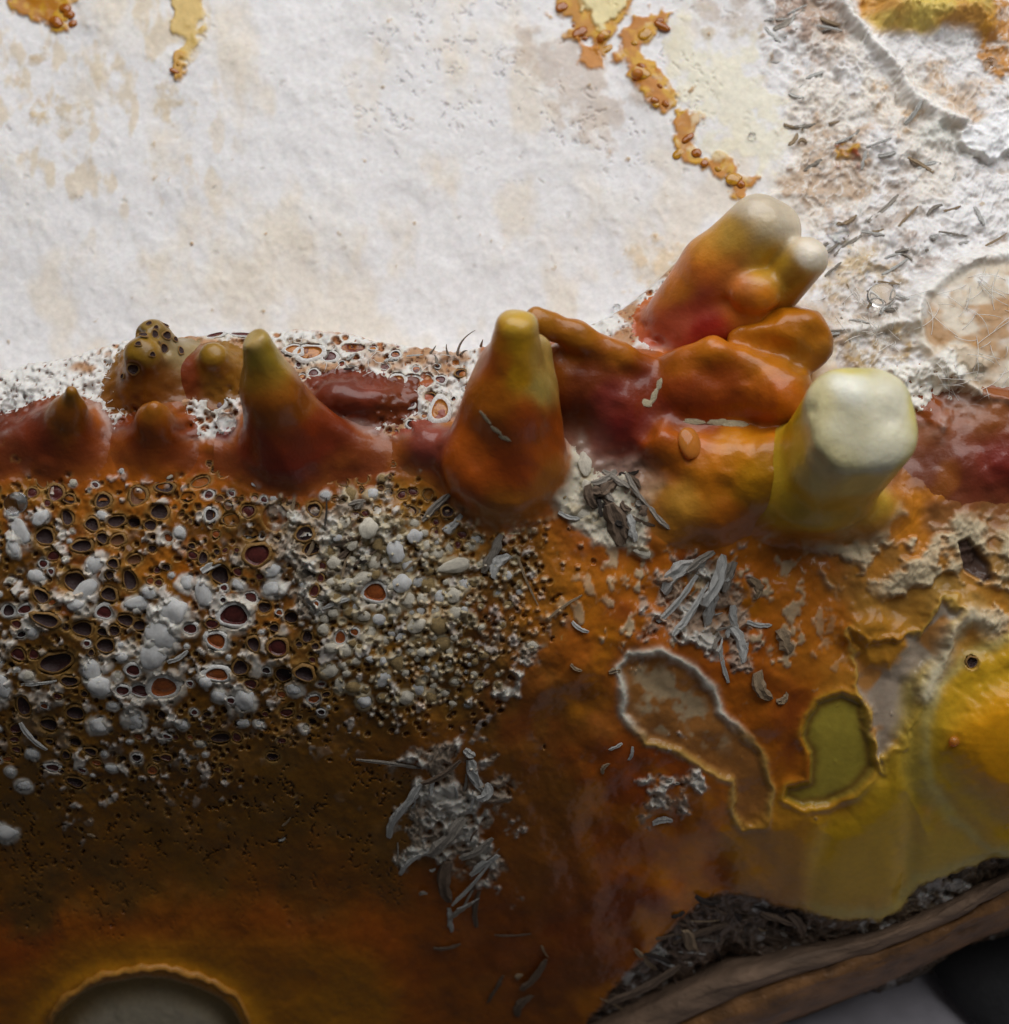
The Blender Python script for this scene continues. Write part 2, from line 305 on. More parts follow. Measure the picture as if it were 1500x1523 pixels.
# fine specks on the olive lower crust
f1, f2, cid = worley(U / 22 + 1.4 * WX2 + WX, V / 20 + 1.4 * WY2, 23)
oz = soft(poly_sd([(-300, 1080), (560, 1080), (640, 1240), (600, 1330), (-300, 1360)], 50, 8, 120, 120), 60) * crust
b = oz * sstep(.20, .10, f1) * (cid < .6); raise_(b, -.06); paint(b, (.05, .025, .012), .85)
paint(oz * sstep(.1, .5, fbm(U / 40, V / 40, 97, 3)), (.25, .12, .03), .5)
paint(crust * sstep(.15, .6, fbm(U / 35, V / 35, 98, 4)), Cc * .62, .6)
paint(crust * sstep(.2, .6, fbm(U / 55, V / 55, 99, 4)), np.minimum(Cc * 1.4 + .01, .8), .5)

mass = soft(poly_sd([(815, 505), (900, 500), (960, 490), (1110, 470), (1220, 470), (1235, 560), (1210, 780), (1100, 800), (1000, 780), (975, 680), (890, 640), (840, 600)], 10, 1, 120), 60) * np.where(front, 1, 0)
raise_(mass, .45)
rz = sstep(560, 980, U + 190 * WL + 60 * WX) * sstep(1600, 1400, V) * crust * (1 - mass)
raise_(rz * smy, .16 * fbm(U / 75, V / 75, 351, 2) + .03 * fbm(U / 22, V / 22, 352, 2) * sstep(1150, 950, V))
paint(rz * sstep(-.05, .55, fbm(U / 80, V / 95, 353, 3)) * sstep(1300, 1150, U), (.22, .035, .008), .8)
paint(rz * sstep(.0, .6, fbm(U / 70, V / 70, 354, 3)), (.66, .23, .010), .7)
fk = rz * sstep(.24, .58, fbm(U / 15, V / 20, 355, 3) + .75 * fbm(U / 80, V / 80, 357, 2) + .10 * sstep(1000, 880, V) - .10 - .6 * sstep(950, 1060, V)) * sstep(1300, 1150, U); paint(fk, (.62, .54, .36), .75); raise_(fk, .04)
paint(oz * sstep(.05, .4, fbm(U / 70, V / 70, 356, 4)), (.13, .065, .016), .7)
# amber shelf and cup at the lower left
sh = poly_sd([(-300, 1440), (30, 1420), (100, 1378), (300, 1362), (420, 1372), (560, 1395), (620, 1450), (620, 1800), (-300, 1800)], 8, 0, 90)
raise_(soft(sh, 48), .30); paint(soft(sh, 20), (.46, .17, .010), .6); paint(np.exp(-((sh + 2) / 22) ** 2), (.26, .04, .006), .5)
CUP = [(224 + 152 * math.cos(math.pi * (1 + i / 24)) * (1 + .02 * math.sin(i * .8)), 1545 + 101 * math.sin(math.pi * (1 + i / 24)) * (1 + .015 * math.sin(i * 1.1))) for i in range(25)] + [(384, 1800), (60, 1800)]
cup = poly_sd(CUP, 1.5, .5, 60)
raise_(np.exp(-((cup - 9) / 14) ** 2), .14); raise_(soft(cup + 7, 5), -.5); raise_(sstep(-8, -60, cup), .25)
paint(soft(cup, 3), (.34, .22, .08)); paint(sstep(-14, -60, cup), (.66, .56, .40)); paint(np.exp(-((cup - 22) / 22) ** 2), (.62, .26, .012), .7)

# drips, recesses and lobes at the lower right
lowm = poly_sd([(-700, 1640), (700, 1640), (860, 1530), (930, 1440), (1010, 1360), (1060, 1325), (1110, 1322), (1150, 1345), (1210, 1350), (1255, 1360), (1300, 1366), (1335, 1345), (1360, 1310), (1420, 1292), (1500, 1265), (2300, 1000), (2300, 2500), (-700, 2500)], 4, 2, 500)
lowm_ = -lowm
PE = [(925, 990), (940, 975), (985, 972), (1030, 1000), (1058, 1030), (1068, 1060), (1100, 1090), (1128, 1120), (1145, 1180), (1135, 1225), (1105, 1228), (1090, 1200), (1092, 1160), (1050, 1140), (1010, 1115), (960, 1100), (930, 1060)]
pe = poly_sd(PE, 4, 2)
raise_(soft(pe, 8), -.06); paint(soft(pe, 4), (.38, .16, .04), .9); paint(soft(pe + 14, 9) * sstep(1130, 1090, V) * sstep(-.1, .3, fbm(U / 24, V / 24, 101, 3)), (.52, .40, .24), .8)
rim = np.exp(-((pe - 3) / 5.5) ** 2); raise_(rim, .07); paint(rim * sstep(1110, 1060, V), (.78, .74, .62), 1.0); paint(rim * sstep(1060, 1110, V), (.55, .36, .10), .8)
OLR = [(1195, 1070), (1215, 1045), (1250, 1035), (1282, 1045), (1292, 1090), (1300, 1140), (1270, 1175), (1230, 1195), (1195, 1200), (1170, 1190), (1172, 1172), (1205, 1165), (1203, 1120), (1190, 1095)]
olr = poly_sd(OLR, 3, 1)
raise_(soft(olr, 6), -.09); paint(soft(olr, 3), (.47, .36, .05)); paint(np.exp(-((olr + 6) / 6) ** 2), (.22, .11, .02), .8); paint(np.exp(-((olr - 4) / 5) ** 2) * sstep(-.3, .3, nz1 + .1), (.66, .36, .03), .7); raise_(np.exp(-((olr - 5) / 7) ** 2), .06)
gr = poly_sd([(1255, 950), (1300, 960), (1370, 960), (1400, 900), (1425, 915), (1390, 990), (1370, 1040), (1345, 1085), (1310, 1125), (1298, 1110), (1285, 1050), (1262, 1020)], 16, 2)
raise_(soft(gr, 9), -.08); paint(soft(gr, 5), (.42, .35, .28), .9); paint(soft(gr, 5) * sstep(.1, .4, fbm(U / 40, V / 40, 105, 2)), (.55, .22, .02), .8); raise_(np.exp(-((gr - 3) / 6) ** 2), .07); paint(np.exp(-((gr - 2) / 4) ** 2), (.62, .40, .08), .7)
lob = poly_sd([(1255, 950), (1270, 925), (1310, 915), (1345, 930), (1350, 965), (1320, 995), (1285, 990)], 4, 1); raise_(soft(lob, 18), .22); paint(soft(lob, 5), (.52, .23, .025))
for pts, c, f, hh in [([(1075, 1240), (1140, 1215), (1195, 1215), (1215, 1290), (1205, 1352), (1140, 1350), (1090, 1325)], (.46, .20, .016), 26, .16),
    ([(1205, 1225), (1260, 1205), (1305, 1150), (1345, 1080), (1352, 1200), (1340, 1330), (1300, 1372), (1250, 1366), (1205, 1350), (1198, 1290)], (.60, .35, .014), 40, .26),
    ([(1345, 1170), (1385, 1215), (1440, 1250), (1600, 1235), (1600, 1250), (1500, 1272), (1420, 1300), (1362, 1318)], (.58, .37, .03), 30, .16),
    ([(1350, 1010), (1395, 985), (1400, 1080), (1380, 1180), (1345, 1160), (1330, 1090)], (.52, .37, .06), 30, .12)]:
    sd = poly_sd(pts, 8, .5, 90); raise_(soft(sd, f), hh); paint(soft(sd, 18), c, .85)
yl = poly_sd(ell(1540, 1110, 170, 168), 10, 1, 90); raise_(soft(yl, 34), .22); paint(soft(yl, 20), (.60, .35, .014), .8)
og = poly_sd(ell(1545, 1105, 138, 92), 8, 1, 80); raise_(soft(og, 30), .30); paint(soft(og, 26), (.72, .31, .008), .95)
paint(np.exp(-((yl - 2) / 8) ** 2), (.55, .46, .16), .6); paint(np.exp(-((lowm_ + 6) / 9) ** 2) * sstep(1150, 1250, U), (.60, .50, .14), .6)
for pts in [[(1345, 1020), (1350, 1150), (1352, 1250), (1335, 1330)], [(1385, 990), (1350, 1080), (1310, 1140)], [(1245, 1200), (1212, 1290), (1202, 1345)]]:
    sd = line_sd(pts, 5, .5, 60); raise_(np.exp(-(sd / 16) ** 2), -.10)
wl2 = line_sd([(1375, 1030), (1395, 990), (1410, 950), (1440, 915), (1475, 930)], 6, 3); paint(np.exp(-(wl2 / 12) ** 2), (.66, .6, .44), .8); raise_(np.exp(-(wl2 / 12) ** 2), .09)
mz = soft(poly_sd([(1210, 800), (1300, 780), (1400, 760), (1520, 780), (1700, 800), (1700, 920), (1480, 930), (1380, 900), (1290, 870), (1240, 870)], 20, 8, 90), 20) * sstep(-.05, .3, fbm(U / 40, V / 34, 107, 4) + .05)
paint(mz, (.58, .50, .34), .8); raise_(mz, .10 + .05 * nz2); wet = np.where(mz > .5, .2, wet)
wet = np.maximum(wet, .72 * sstep(900, 1050, U) * sstep(930, 1010, V))
hole = soft(poly_sd([(1425, 805), (1440, 800), (1470, 840), (1475, 865), (1462, 868), (1435, 845)], 2, 1), 3); raise_(hole, -.15); paint(hole, (.10, .06, .045))
cz = soft(poly_sd([(820, 740), (860, 640), (880, 690), (975, 675), (985, 720), (960, 760), (960, 820), (900, 815), (840, 770)], 7, 4), 7) * crust
paint(cz, (.68, .63, .50), .92); raise_(cz, .05 + .08 * nz2); wet = np.where(cz > .5, .15, wet)
# torn straw beds (under the loose splinters)
for pts in [[(975, 860), (1030, 815), (1080, 815), (1090, 880), (1110, 960), (1100, 1000), (1060, 960), (985, 940)], [(590, 1200), (650, 1140), (712, 1125), (722, 1180), (725, 1280), (690, 1320), (650, 1300), (615, 1270)],
            [(960, 1170), (985, 1145), (1010, 1170), (1010, 1210), (985, 1230), (962, 1210)], [(745, 955), (790, 960), (780, 1010), (752, 1010)], [(430, 750), (560, 730), (560, 860), (470, 880), (400, 820)]]:
    m = sstep(-.7, .5, -poly_sd(pts, 30, 8, 60, 40) / 20 + 1.5 * STN); raise_(m, -.05 + .12 * fib2 * m); mw_ = m * sstep(.0, .3, fbm(U / 26, V / 26, 371, 3)); paint(m * sstep(-.25, .35, fib2), (.42, .37, .30), .75); paint(m * sstep(.1, -.5, fib2), (.08, .05, .035), .8); wet = np.where(m > .5, .15, wet); paint(mw_, (.66, .64, .58), .8); raise_(mw_, .08)
# the underside past the lower margin falls away
under = soft(lowm + 4, 6)
raise_(sstep(0, -12, lowm), -.16); raise_(np.clip(-lowm, 0, 80) / S, -.15); raise_(np.clip(-lowm - 80, 0, 420) / S, -1.6)
paint(under, (.15, .115, .09), .95); paint(under * sstep(.3, -.3, fib2), (.06, .045, .035), .8); paint(under * sstep(.35, .7, STN), (.6, .58, .55), .8); raise_(under, .12 * fib2)

# ------------------------------------------------------------------ pores: hand placed, then scattered
# (u, v, rx, ry, rotation, rim tone, floor tone)
pores = [(63,715,8,12,0,0,0),(205,737,15,13,.4,0,1),(245,725,14,8,.1,0,0),(298,717,14,8,.3,0,1),(280,740,10,7,.3,0,0),(103,742,9,8,0,0,0),(153,745,13,10,.2,0,0),(67,798,13,14,.5,0,0),(122,812,15,10,.1,0,0),
 (173,775,14,9,.2,0,0),(137,780,10,11,0,0,0),(100,770,9,11,.4,0,0),(152,800,8,9,0,0,0),(175,803,11,9,.3,0,1),(200,777,10,8,0,0,0),(168,838,8,8,0,0,0),(193,863,11,15,.3,0,0),(112,865,16,17,0,0,0),(200,832,11,8,.2,0,1),(163,855,6,7,0,0,0),
 (328,855,13,15,0,0,0),(410,770,17,18,0,0,0),(467,758,10,11,0,0,0),(343,773,12,10,0,0,0),(382,825,20,17,.3,0,2),(348,915,21,19,.3,1,2),(13,908,10,9,0,1,0),(187,922,12,10,0,0,0),(433,918,10,10,0,0,0),(393,903,10,9,0,0,0),(373,888,10,8,-.2,1,2),(302,830,8,9,0,0,0),(68,922,20,11,-.2,0,0),
 (157,960,13,13,0,0,0),(83,985,27,16,.35,0,0),(27,973,10,11,0,0,2),(50,973,8,8,0,0,2),(123,935,15,13,.2,0,0),(207,930,9,9,0,0,0),(170,938,8,9,0,0,0),(152,940,7,7,0,0,0),(35,1050,11,17,.1,0,0),(73,1077,13,12,0,0,0),(112,1060,13,14,0,0,0),(103,1013,13,9,0,0,0),(112,1103,9,9,0,0,0),(98,1123,7,8,0,0,0),(112,1163,13,11,-.4,0,0),
 (198,997,10,11,0,1,2),(182,1027,10,9,0,1,2),(208,1027,13,12,0,1,2),(243,1022,24,17,.15,1,3),(322,953,14,14,0,1,3),(283,935,10,9,0,1,2),(315,928,10,8,0,0,2),(323,1003,17,12,.1,1,3),(357,993,13,12,0,0,0),(373,1017,9,9,0,0,2),(413,963,14,16,0,0,2),(422,1003,13,13,0,0,0),(453,1002,14,14,0,0,0),(457,947,9,9,0,0,0),(377,958,9,13,0,0,0),(328,1097,15,10,.2,0,0),(203,1127,7,8,0,1,0),(233,1128,6,6,0,0,0),(240,1063,7,7,0,0,0),(343,1042,6,6,0,1,2),(308,1062,6,5,0,0,0),(405,1125,9,8,0,0,0),
 (558,881,17,16,.2,1,3),(506,948,9,10,0,1,3),(527,940,6,6,0,1,3),(763,775,17,14,.5,2,4),(440,700,7,5,0,0,1),(510,717,7,6,0,0,0),(350,690,8,5,.3,0,1),(372,682,8,6,0,0,1),
 (590,567,12,12,0,1,5),(613,568,12,11,0,1,5),(634,565,10,10,0,1,5),(654,609,15,17,0,1,5),(567,570,9,9,0,1,2),(525,518,16,6,0,1,2),(460,524,20,13,.1,1,5),(437,520,12,9,0,1,5),(490,530,12,8,0,1,2),(320,498,14,6,0,1,2),(360,497,16,5,0,1,2),(322,600,13,11,.4,1,2),(307,575,10,9,0,1,0),(338,575,8,8,0,0,0),(477,575,12,10,0,1,2),(685,555,8,7,0,0,0),(1445,985,8,9,0,0,0),(700,578,9,9,0,1,5),(610,600,8,7,0,1,2),(640,590,8,7,0,0,0),(255,525,9,9,0,0,0)]
def clear(u, v, r, lst, f=1.05):
    for q in lst:
        if (q[0] - u) ** 2 + (q[1] - v) ** 2 < (f * (r + max(q[2], q[3]))) ** 2: return False
    return True
def inpoly(u, v, P):
    c = False
    for i in range(len(P)):
        x0, y0 = P[i]; x1, y1 = P[i - 1]
        if (y0 > v) != (y1 > v) and u < (x1 - x0) * (v - y0) / (y1 - y0) + x0: c = not c
    return c
# pale beads: (u, v, rx, ry, rotation)
beads = [(257,910,21,22,0),(277,868,13,13,0),(302,882,13,21,.1),(240,945,24,26,.6),(228,975,18,26,-.3),(137,1000,15,21,.1),(147,1022,17,16,0),(200,1070,15,19,0),(147,1080,16,15,0),(142,838,20,12,.8),(125,880,24,13,.8),(112,900,12,9,0),(203,898,19,11,.1),(222,881,11,10,0),(404,848,13,11,0),(406,876,17,12,.1),(2,1020,12,22,0),(48,1122,10,10,0),(5,1238,21,17,-.2),(36,1168,11,11,0),(533,688,10,9,0),(363,1040,16,20,.3),(438,1025,13,11,0),(325,1035,12,10,0),(380,720,7,5,0),(450,718,12,7,.3),(484,737,8,7,0),(30,790,11,20,.5),(60,770,14,10,.6),(20,815,9,16,.3),(305,1015,10,9,0),(168,1050,9,7,0),
 (548,786,14,17,0),(565,812,12,12,0),(588,820,13,18,.2),(617,798,12,11,0),(635,812,9,9,0),(555,836,11,11,0),(607,842,10,10,0),(598,868,14,15,0),(605,893,13,12,0),(637,870,11,11,0),(675,886,12,12,0),(690,870,10,10,0),(628,891,9,9,0),(652,930,14,16,0),(620,930,15,12,.4),(675,842,26,11,.25),(586,905,11,10,0),(520,735,10,11,0),(553,735,11,9,0),(568,711,7,6,0),(515,870,14,10,.4),(540,860,16,10,.3),(700,920,9,10,0),(590,985,10,14,.3),(570,1010,16,10,.9),
 (832,735,16,14,0),(872,722,8,10,0),(505,1020,8,14,0),(870,690,10,20,.2),(955,822,15,8,-.3),(870,765,26,8,-.4)]
BEADP = [(490, 760), (600, 770), (720, 790), (830, 860), (820, 960), (700, 1050), (540, 1050), (470, 930), (490, 850)]
FARP = [(-40, 690), (150, 690), (430, 730), (480, 800), (500, 1060), (330, 1150), (-40, 1160)]
def scatter(P, n, lo, hi, lst, others, pw=2.2, f=1.0):
    us = [p[0] for p in P]; vs = [p[1] for p in P]; got = []
    for _ in range(n * 14):
        if len(got) >= n: break
        u, v = rnd.uniform(min(us), max(us)), rnd.uniform(min(vs), max(vs))
        r = lo + (hi - lo) * rnd.random() ** pw
        if P is BEADP and rnd.random() < max(0, (u - 600) / 200): continue
        if P is BEADP and u > 690: r *= .7
        if inpoly(u, v, P) and clear(u, v, r, lst + others + got, f): got.append((u, v, r * rnd.uniform(.85, 1.3), r * rnd.uniform(.8, 1.1), rnd.uniform(-.6, .6)))
    return got
sb = scatter(BEADP, 130, 5, 12, beads, pores, 1.6, .82); beads += sb
beads += scatter(FARP, 48, 4, 12, beads, pores, 1.8, .9)
sp_ = scatter(FARP, 120, 4.5, 13, pores, beads, 2.0, 1.0)
pores += [q + (rnd.choice([0, 0, 1]), rnd.choice([0, 0, 2, 2, 3])) for q in sp_]
sp_ = scatter([(540, 740), (640, 720), (720, 800), (640, 830), (520, 770)], 16, 5, 10, pores, beads)
pores += [q + (0, rnd.choice([0, 0, 2])) for q in sp_]
sp_ = scatter([(200, 680), (600, 680), (560, 740), (300, 790), (220, 760)], 34, 3.5, 7, pores, beads)
pores += [q + (0, 1) for q in sp_]
sp_ = scatter([(380, 500), (700, 530), (690, 600), (600, 640), (430, 560)], 26, 4, 8, pores, beads)
pores += [q + (1, rnd.choice([2, 5, 0])) for q in sp_]
print('pores', len(pores), 'beads', len(beads))

# surface lookups
def samp(G, a, b):
    x = min(max((a + EXT) / STEP, 0), N1 - 1.001); y = min(max((b + EXT) / STEP, 0), N1 - 1.001)
    i, j = int(x), int(y); fx, fy = x - i, y - j
    return (G[j, i] * (1 - fx) + G[j, i + 1] * fx) * (1 - fy) + (G[j + 1, i] * (1 - fx) + G[j + 1, i + 1] * fx) * fy
def ab(u, v, h): k = (D - h) / D / S; return (u - CX) * k, (CY - v) * k
def surf(u, v, G=None):
    """(a, b, h) of the skin seen at photo position u, v"""
    G = H if G is None else G
    h = float((front_f if v > np.interp(u, VRU, VRV) else back_f)(np.array(u, float), np.array(v, float)))
    for _ in range(12):
        a, b = ab(u, v, h); h = .5 * h + .5 * samp(G, a, b)
    a, b = ab(u, v, h); return np.array((a, b, h))
def nrm(p, e=.16, G=None):
    G = H0 if G is None else G
    da = (samp(G, p[0] + e, p[1]) - samp(G, p[0] - e, p[1])) / (2 * e); db = (samp(G, p[0], p[1] + e) - samp(G, p[0], p[1] - e)) / (2 * e)
    da, db = max(-1.2, min(1.2, da)), max(-1.2, min(1.2, db))
    return Vector((-da, -db, 1)).normalized()
Cplain = Cc.copy()
for bi, (u, v, rx, ry, ro) in enumerate(beads):
    p = surf(u, v); k = (D - p[2]) / D / S; rx, ry = rx * k, ry * k
    R = int(max(rx, ry) * 2.0 / STEP) + 2; ci, cj = int((p[0] + EXT) / STEP), int((p[1] + EXT) / STEP)
    if not (R < ci < N1 - R and R < cj < N1 - R): continue
    sl = (slice(cj - R, cj + R), slice(ci - R, ci + R)); x, y = A[sl] - p[0], B[sl] - p[1]; c, s_ = math.cos(ro), math.sin(ro)
    d = np.hypot((x * c + y * s_) / rx, (-x * s_ + y * c) / ry) + .35 * WX2[sl]
    H[sl] += sstep(1.6, .7, d) * min(rx, ry) * .30
    tone = (.72, .70, .64) if (bi < 32 or u < 480) else (.52, .44, .29)
    m_ = (sstep(1.4, 1.0, d) * .75)[..., None]; Cc[sl] = Cc[sl] * (1 - m_) + np.array(tone) * m_; wet[sl] = np.where(d < 1.2, .15, wet[sl])
Hraw = H.copy()
pore_at = []
for (u, v, rx, ry, ro, rt, ft) in pores:
    p = surf(u, v, Hraw); k = (D - p[2]) / D / S; rx, ry = rx * k, ry * k
    pore_at.append((p, nrm(p), rx, ry, ro, rt, ft))
    R = int(max(rx, ry) * 1.5 / STEP) + 2; ci, cj = int((p[0] + EXT) / STEP), int((p[1] + EXT) / STEP)
    sl = (slice(max(cj - R, 0), cj + R), slice(max(ci - R, 0), ci + R))
    x, y = A[sl] - p[0], B[sl] - p[1]; c, s = math.cos(ro), math.sin(ro)
    d = np.hypot((x * c + y * s) / rx, (-x * s + y * c) / ry)
    H[sl] -= sstep(1.12, .9, d) * min(rx, ry) * 1.5; H[sl] += sstep(2.0, 1.15, d) * sstep(.95, 1.12, d) * min(rx, ry) * .10
    m_ = (sstep(1.9, 1.2, d + .4 * WX2[sl]) * (.75 if rt else .5))[..., None]; Cc[sl] = Cc[sl] * (1 - m_) + np.array([(.36, .21, .06), (.62, .58, .50), (.70, .60, .36)][rt]) * m_

# ------------------------------------------------------------------ materials
def mat(name, col=None, rough=.6, attr=False, sss=0., rad=(.12, .05, .02), bump=0., bscale=8., spec=.5, coat=0., var=.25, vscale=4., trans=0., stretch=None, wetattr=False, sheen=0.):
    m = bpy.data.materials.new(name); m.use_nodes = True; nt = m.node_tree; N = nt.nodes; L = nt.links
    bs = N["Principled BSDF"]
    tc = N.new("ShaderNodeTexCoord"); mp = N.new("ShaderNodeMapping"); L.new(tc.outputs["Object"], mp.inputs[0])
    if stretch: mp.inputs["Scale"].default_value = stretch
    n1 = N.new("ShaderNodeTexNoise"); n1.inputs["Scale"].default_value = vscale; n1.inputs["Detail"].default_value = 6; L.new(mp.outputs[0], n1.inputs["Vector"])
    rp = N.new("ShaderNodeMapRange"); rp.inputs[1].default_value = .3; rp.inputs[2].default_value = .7; rp.inputs[3].default_value = 1 - var; rp.inputs[4].default_value = 1 + var * .7
    L.new(n1.outputs[0], rp.inputs[0])
    mx = N.new("ShaderNodeMix"); mx.data_type = 'RGBA'; mx.blend_type = 'MULTIPLY'; mx.inputs[0].default_value = 1
    if attr:
        at = N.new("ShaderNodeAttribute"); at.attribute_name = "Col"; L.new(at.outputs["Color"], mx.inputs[6])
    else: mx.inputs[6].default_value = (*col, 1)
    L.new(rp.outputs[0], mx.inputs[7]); L.new(mx.outputs[2], bs.inputs["Base Color"])
    bs.inputs["Roughness"].default_value = rough; bs.inputs["Specular IOR Level"].default_value = spec
    if wetattr:
        aw = N.new("ShaderNodeAttribute"); aw.attribute_name = "wet"
        r2 = N.new("ShaderNodeMapRange"); r2.inputs[1].default_value = 0; r2.inputs[2].default_value = 1; r2.inputs[3].default_value = .85; r2.inputs[4].default_value = .22
        n3 = N.new("ShaderNodeTexNoise"); n3.inputs["Scale"].default_value = 3; L.new(mp.outputs[0], n3.inputs["Vector"])
        ad = N.new("ShaderNodeMath"); ad.operation = 'MULTIPLY_ADD'; ad.inputs[1].default_value = .35; L.new(n3.outputs[0], ad.inputs[0])
        sb_ = N.new("ShaderNodeMath"); sb_.operation = 'SUBTRACT'; sb_.inputs[1].default_value = .17
        L.new(aw.outputs["Fac"], ad.inputs[2]); L.new(ad.outputs[0], sb_.inputs[0]); L.new(sb_.outputs[0], r2.inputs[0]); L.new(r2.outputs[0], bs.inputs["Roughness"])
    if wetattr:
        cm = N.new('ShaderNodeMath'); cm.operation = 'MULTIPLY'; cm.inputs[1].default_value = .18; L.new(aw.outputs['Fac'], cm.inputs[0]); L.new(cm.outputs[0], bs.inputs['Coat Weight']); bs.inputs['Coat Roughness'].default_value = .10
    if sss:
        bs.inputs["Subsurface Weight"].default_value = sss; bs.inputs["Subsurface Radius"].default_value = rad; bs.inputs["Subsurface Scale"].default_value = 1.0
    if coat: bs.inputs["Coat Weight"].default_value = coat; bs.inputs["Coat Roughness"].default_value = .11
    if trans: bs.inputs["Transmission Weight"].default_value = trans
    if sheen: bs.inputs["Sheen Weight"].default_value = sheen
    if bump:
        n2 = N.new("ShaderNodeTexNoise"); n2.inputs["Scale"].default_value = bscale; n2.inputs["Detail"].default_value = 8; n2.inputs["Roughness"].default_value = .62; L.new(mp.outputs[0], n2.inputs["Vector"])
        bp = N.new("ShaderNodeBump"); bp.inputs["Strength"].default_value = 1; bp.inputs["Distance"].default_value = bump
        L.new(n2.outputs[0], bp.inputs["Height"]); L.new(bp.outputs[0], bs.inputs["Normal"])
    return m
M_skin = mat("fungus_skin", attr=True, wetattr=True, bump=.004, bscale=9, var=.09, vscale=9, spec=.17, sss=.14, rad=(.07, .03, .015))
M_flesh = mat("antler_flesh", attr=True, rough=.33, sss=.18, rad=(.10, .045, .015), bump=.014, bscale=9, var=.14, vscale=2.5, spec=.30, coat=.30)
M_rim = [mat("rim_tan", (.30, .155, .035), .5, bump=.02, var=.35), mat("rim_white", (.78, .76, .72), .8, bump=.02, bscale=14, sheen=.2), mat("rim_cream", (.70, .60, .36), .8, bump=.05, bscale=9)]
M_floor = [mat("floor_dark", (.05, .022, .020), .16, bump=.02), mat("floor_brown", (.16, .06, .02), .4, bump=.02), mat("floor_maroon", (.10, .022, .018), .14, bump=.006), mat("floor_amber", (.34, .09, .02), .2, sss=.2, bump=.004), mat("floor_orange", (.52, .26, .03), .4, bump=.02), mat("floor_honey", (.45, .17, .03), .2, sss=.2, bump=.004)]
M_bead = [mat("bead_white", (.82, .81, .79), .85, bump=.03, bscale=22, var=.12, sss=.2, rad=(.05, .04, .03), sheen=.2), mat("bead_cream", (.70, .64, .52), .75, bump=.02, bscale=10, var=.2), mat("bead_tan", (.40, .27, .11), .6, bump=.03, bscale=10, var=.3)]
STR = (1.2, 9, 9)
M_straw = [mat("straw_grey", (.42, .37, .31), .7, bump=.03, bscale=5, var=.5, vscale=2.5, stretch=STR), mat("straw_brown", (.22, .15, .10), .7, bump=.03, bscale=5, var=.5, vscale=2.5, stretch=STR),
           mat("straw_pale", (.74, .73, .69), .8, bump=.03, bscale=5, var=.3, vscale=2.5, stretch=STR), mat("straw_dark", (.06, .045, .035), .6, bump=.03, bscale=5, var=.5, stretch=STR), mat("straw_tan", (.46, .33, .20), .7, bump=.03, bscale=5, var=.35, vscale=2.5, stretch=STR)]
M_water = mat("water", (1, 1, 1), .02, var=0, trans=1.0); M_water.node_tree.nodes["Principled BSDF"].inputs["IOR"].default_value = 1.33
M_amberdrop = mat("amber_drop", (.75, .30, .05), .06, var=0, trans=.55); M_amberdrop.node_tree.nodes["Principled BSDF"].inputs["IOR"].default_value = 1.36
M_ledge = mat("ledge_fibre", (.24, .155, .10), .7, bump=.07, bscale=2.4, var=.45, vscale=.9, stretch=(.6, 2, 2))
M_ledge2 = mat("ledge_core", (.24, .11, .035), .5, bump=.12, bscale=2.0, var=.6, vscale=1.6)
M_ground = mat("ground_stone", (.42, .40, .44), .9, bump=.06, bscale=3, var=.3, vscale=.7)
M_lump = mat("dark_lump", (.02, .02, .022), .7, bump=.05, bscale=2, var=.3, vscale=1)

# ------------------------------------------------------------------ object helpers
def w3(p): return Vector(RN @ np.array(p, float))
def mesh_np(name, co, faces, nper, mats, cols=None, wetv=None, normals=None):
    me = bpy.data.meshes.new(name)
    me.vertices.add(len(co)); me.vertices.foreach_set("co", (co @ RN.T).astype(np.float32).ravel())
    me.loops.add(faces.size); me.loops.foreach_set("vertex_index", faces.astype(np.int32).ravel())
    me.polygons.add(len(faces)); me.polygons.foreach_set("loop_start", np.arange(0, faces.size, nper, dtype=np.int32))
    me.update(calc_edges=True); me.polygons.foreach_set("use_smooth", np.ones(len(faces), bool))
    if cols is not None:
        at = me.attributes.new("Col", 'FLOAT_COLOR', 'POINT'); at.data.foreach_set("color", np.hstack([cols, np.ones((len(co), 1))]).astype(np.float32).ravel())
    if wetv is not None:
        at = me.attributes.new("wet", 'FLOAT', 'POINT'); at.data.foreach_set("value", wetv.astype(np.float32).ravel())
    for m in mats: me.materials.append(m)
    if normals is not None: me.normals_split_custom_set_from_vertices((normals @ RN.T).astype(np.float32))
    return me
def link(name, me, parent=None, label=None, cat=None, group=None, kind=None, mw=None):
    o = bpy.data.objects.new(name, me); COL.objects.link(o)
    if parent: o.parent = parent
    if mw is not None: o.matrix_local = mw
    for k, x in (("label", label), ("category", cat), ("group", group), ("kind", kind)):
        if x: o[k] = x
    return o
block = link("fungus_block", None, label="white and amber fungus block with brown antler-shaped growths along its ridge", cat="fungus")

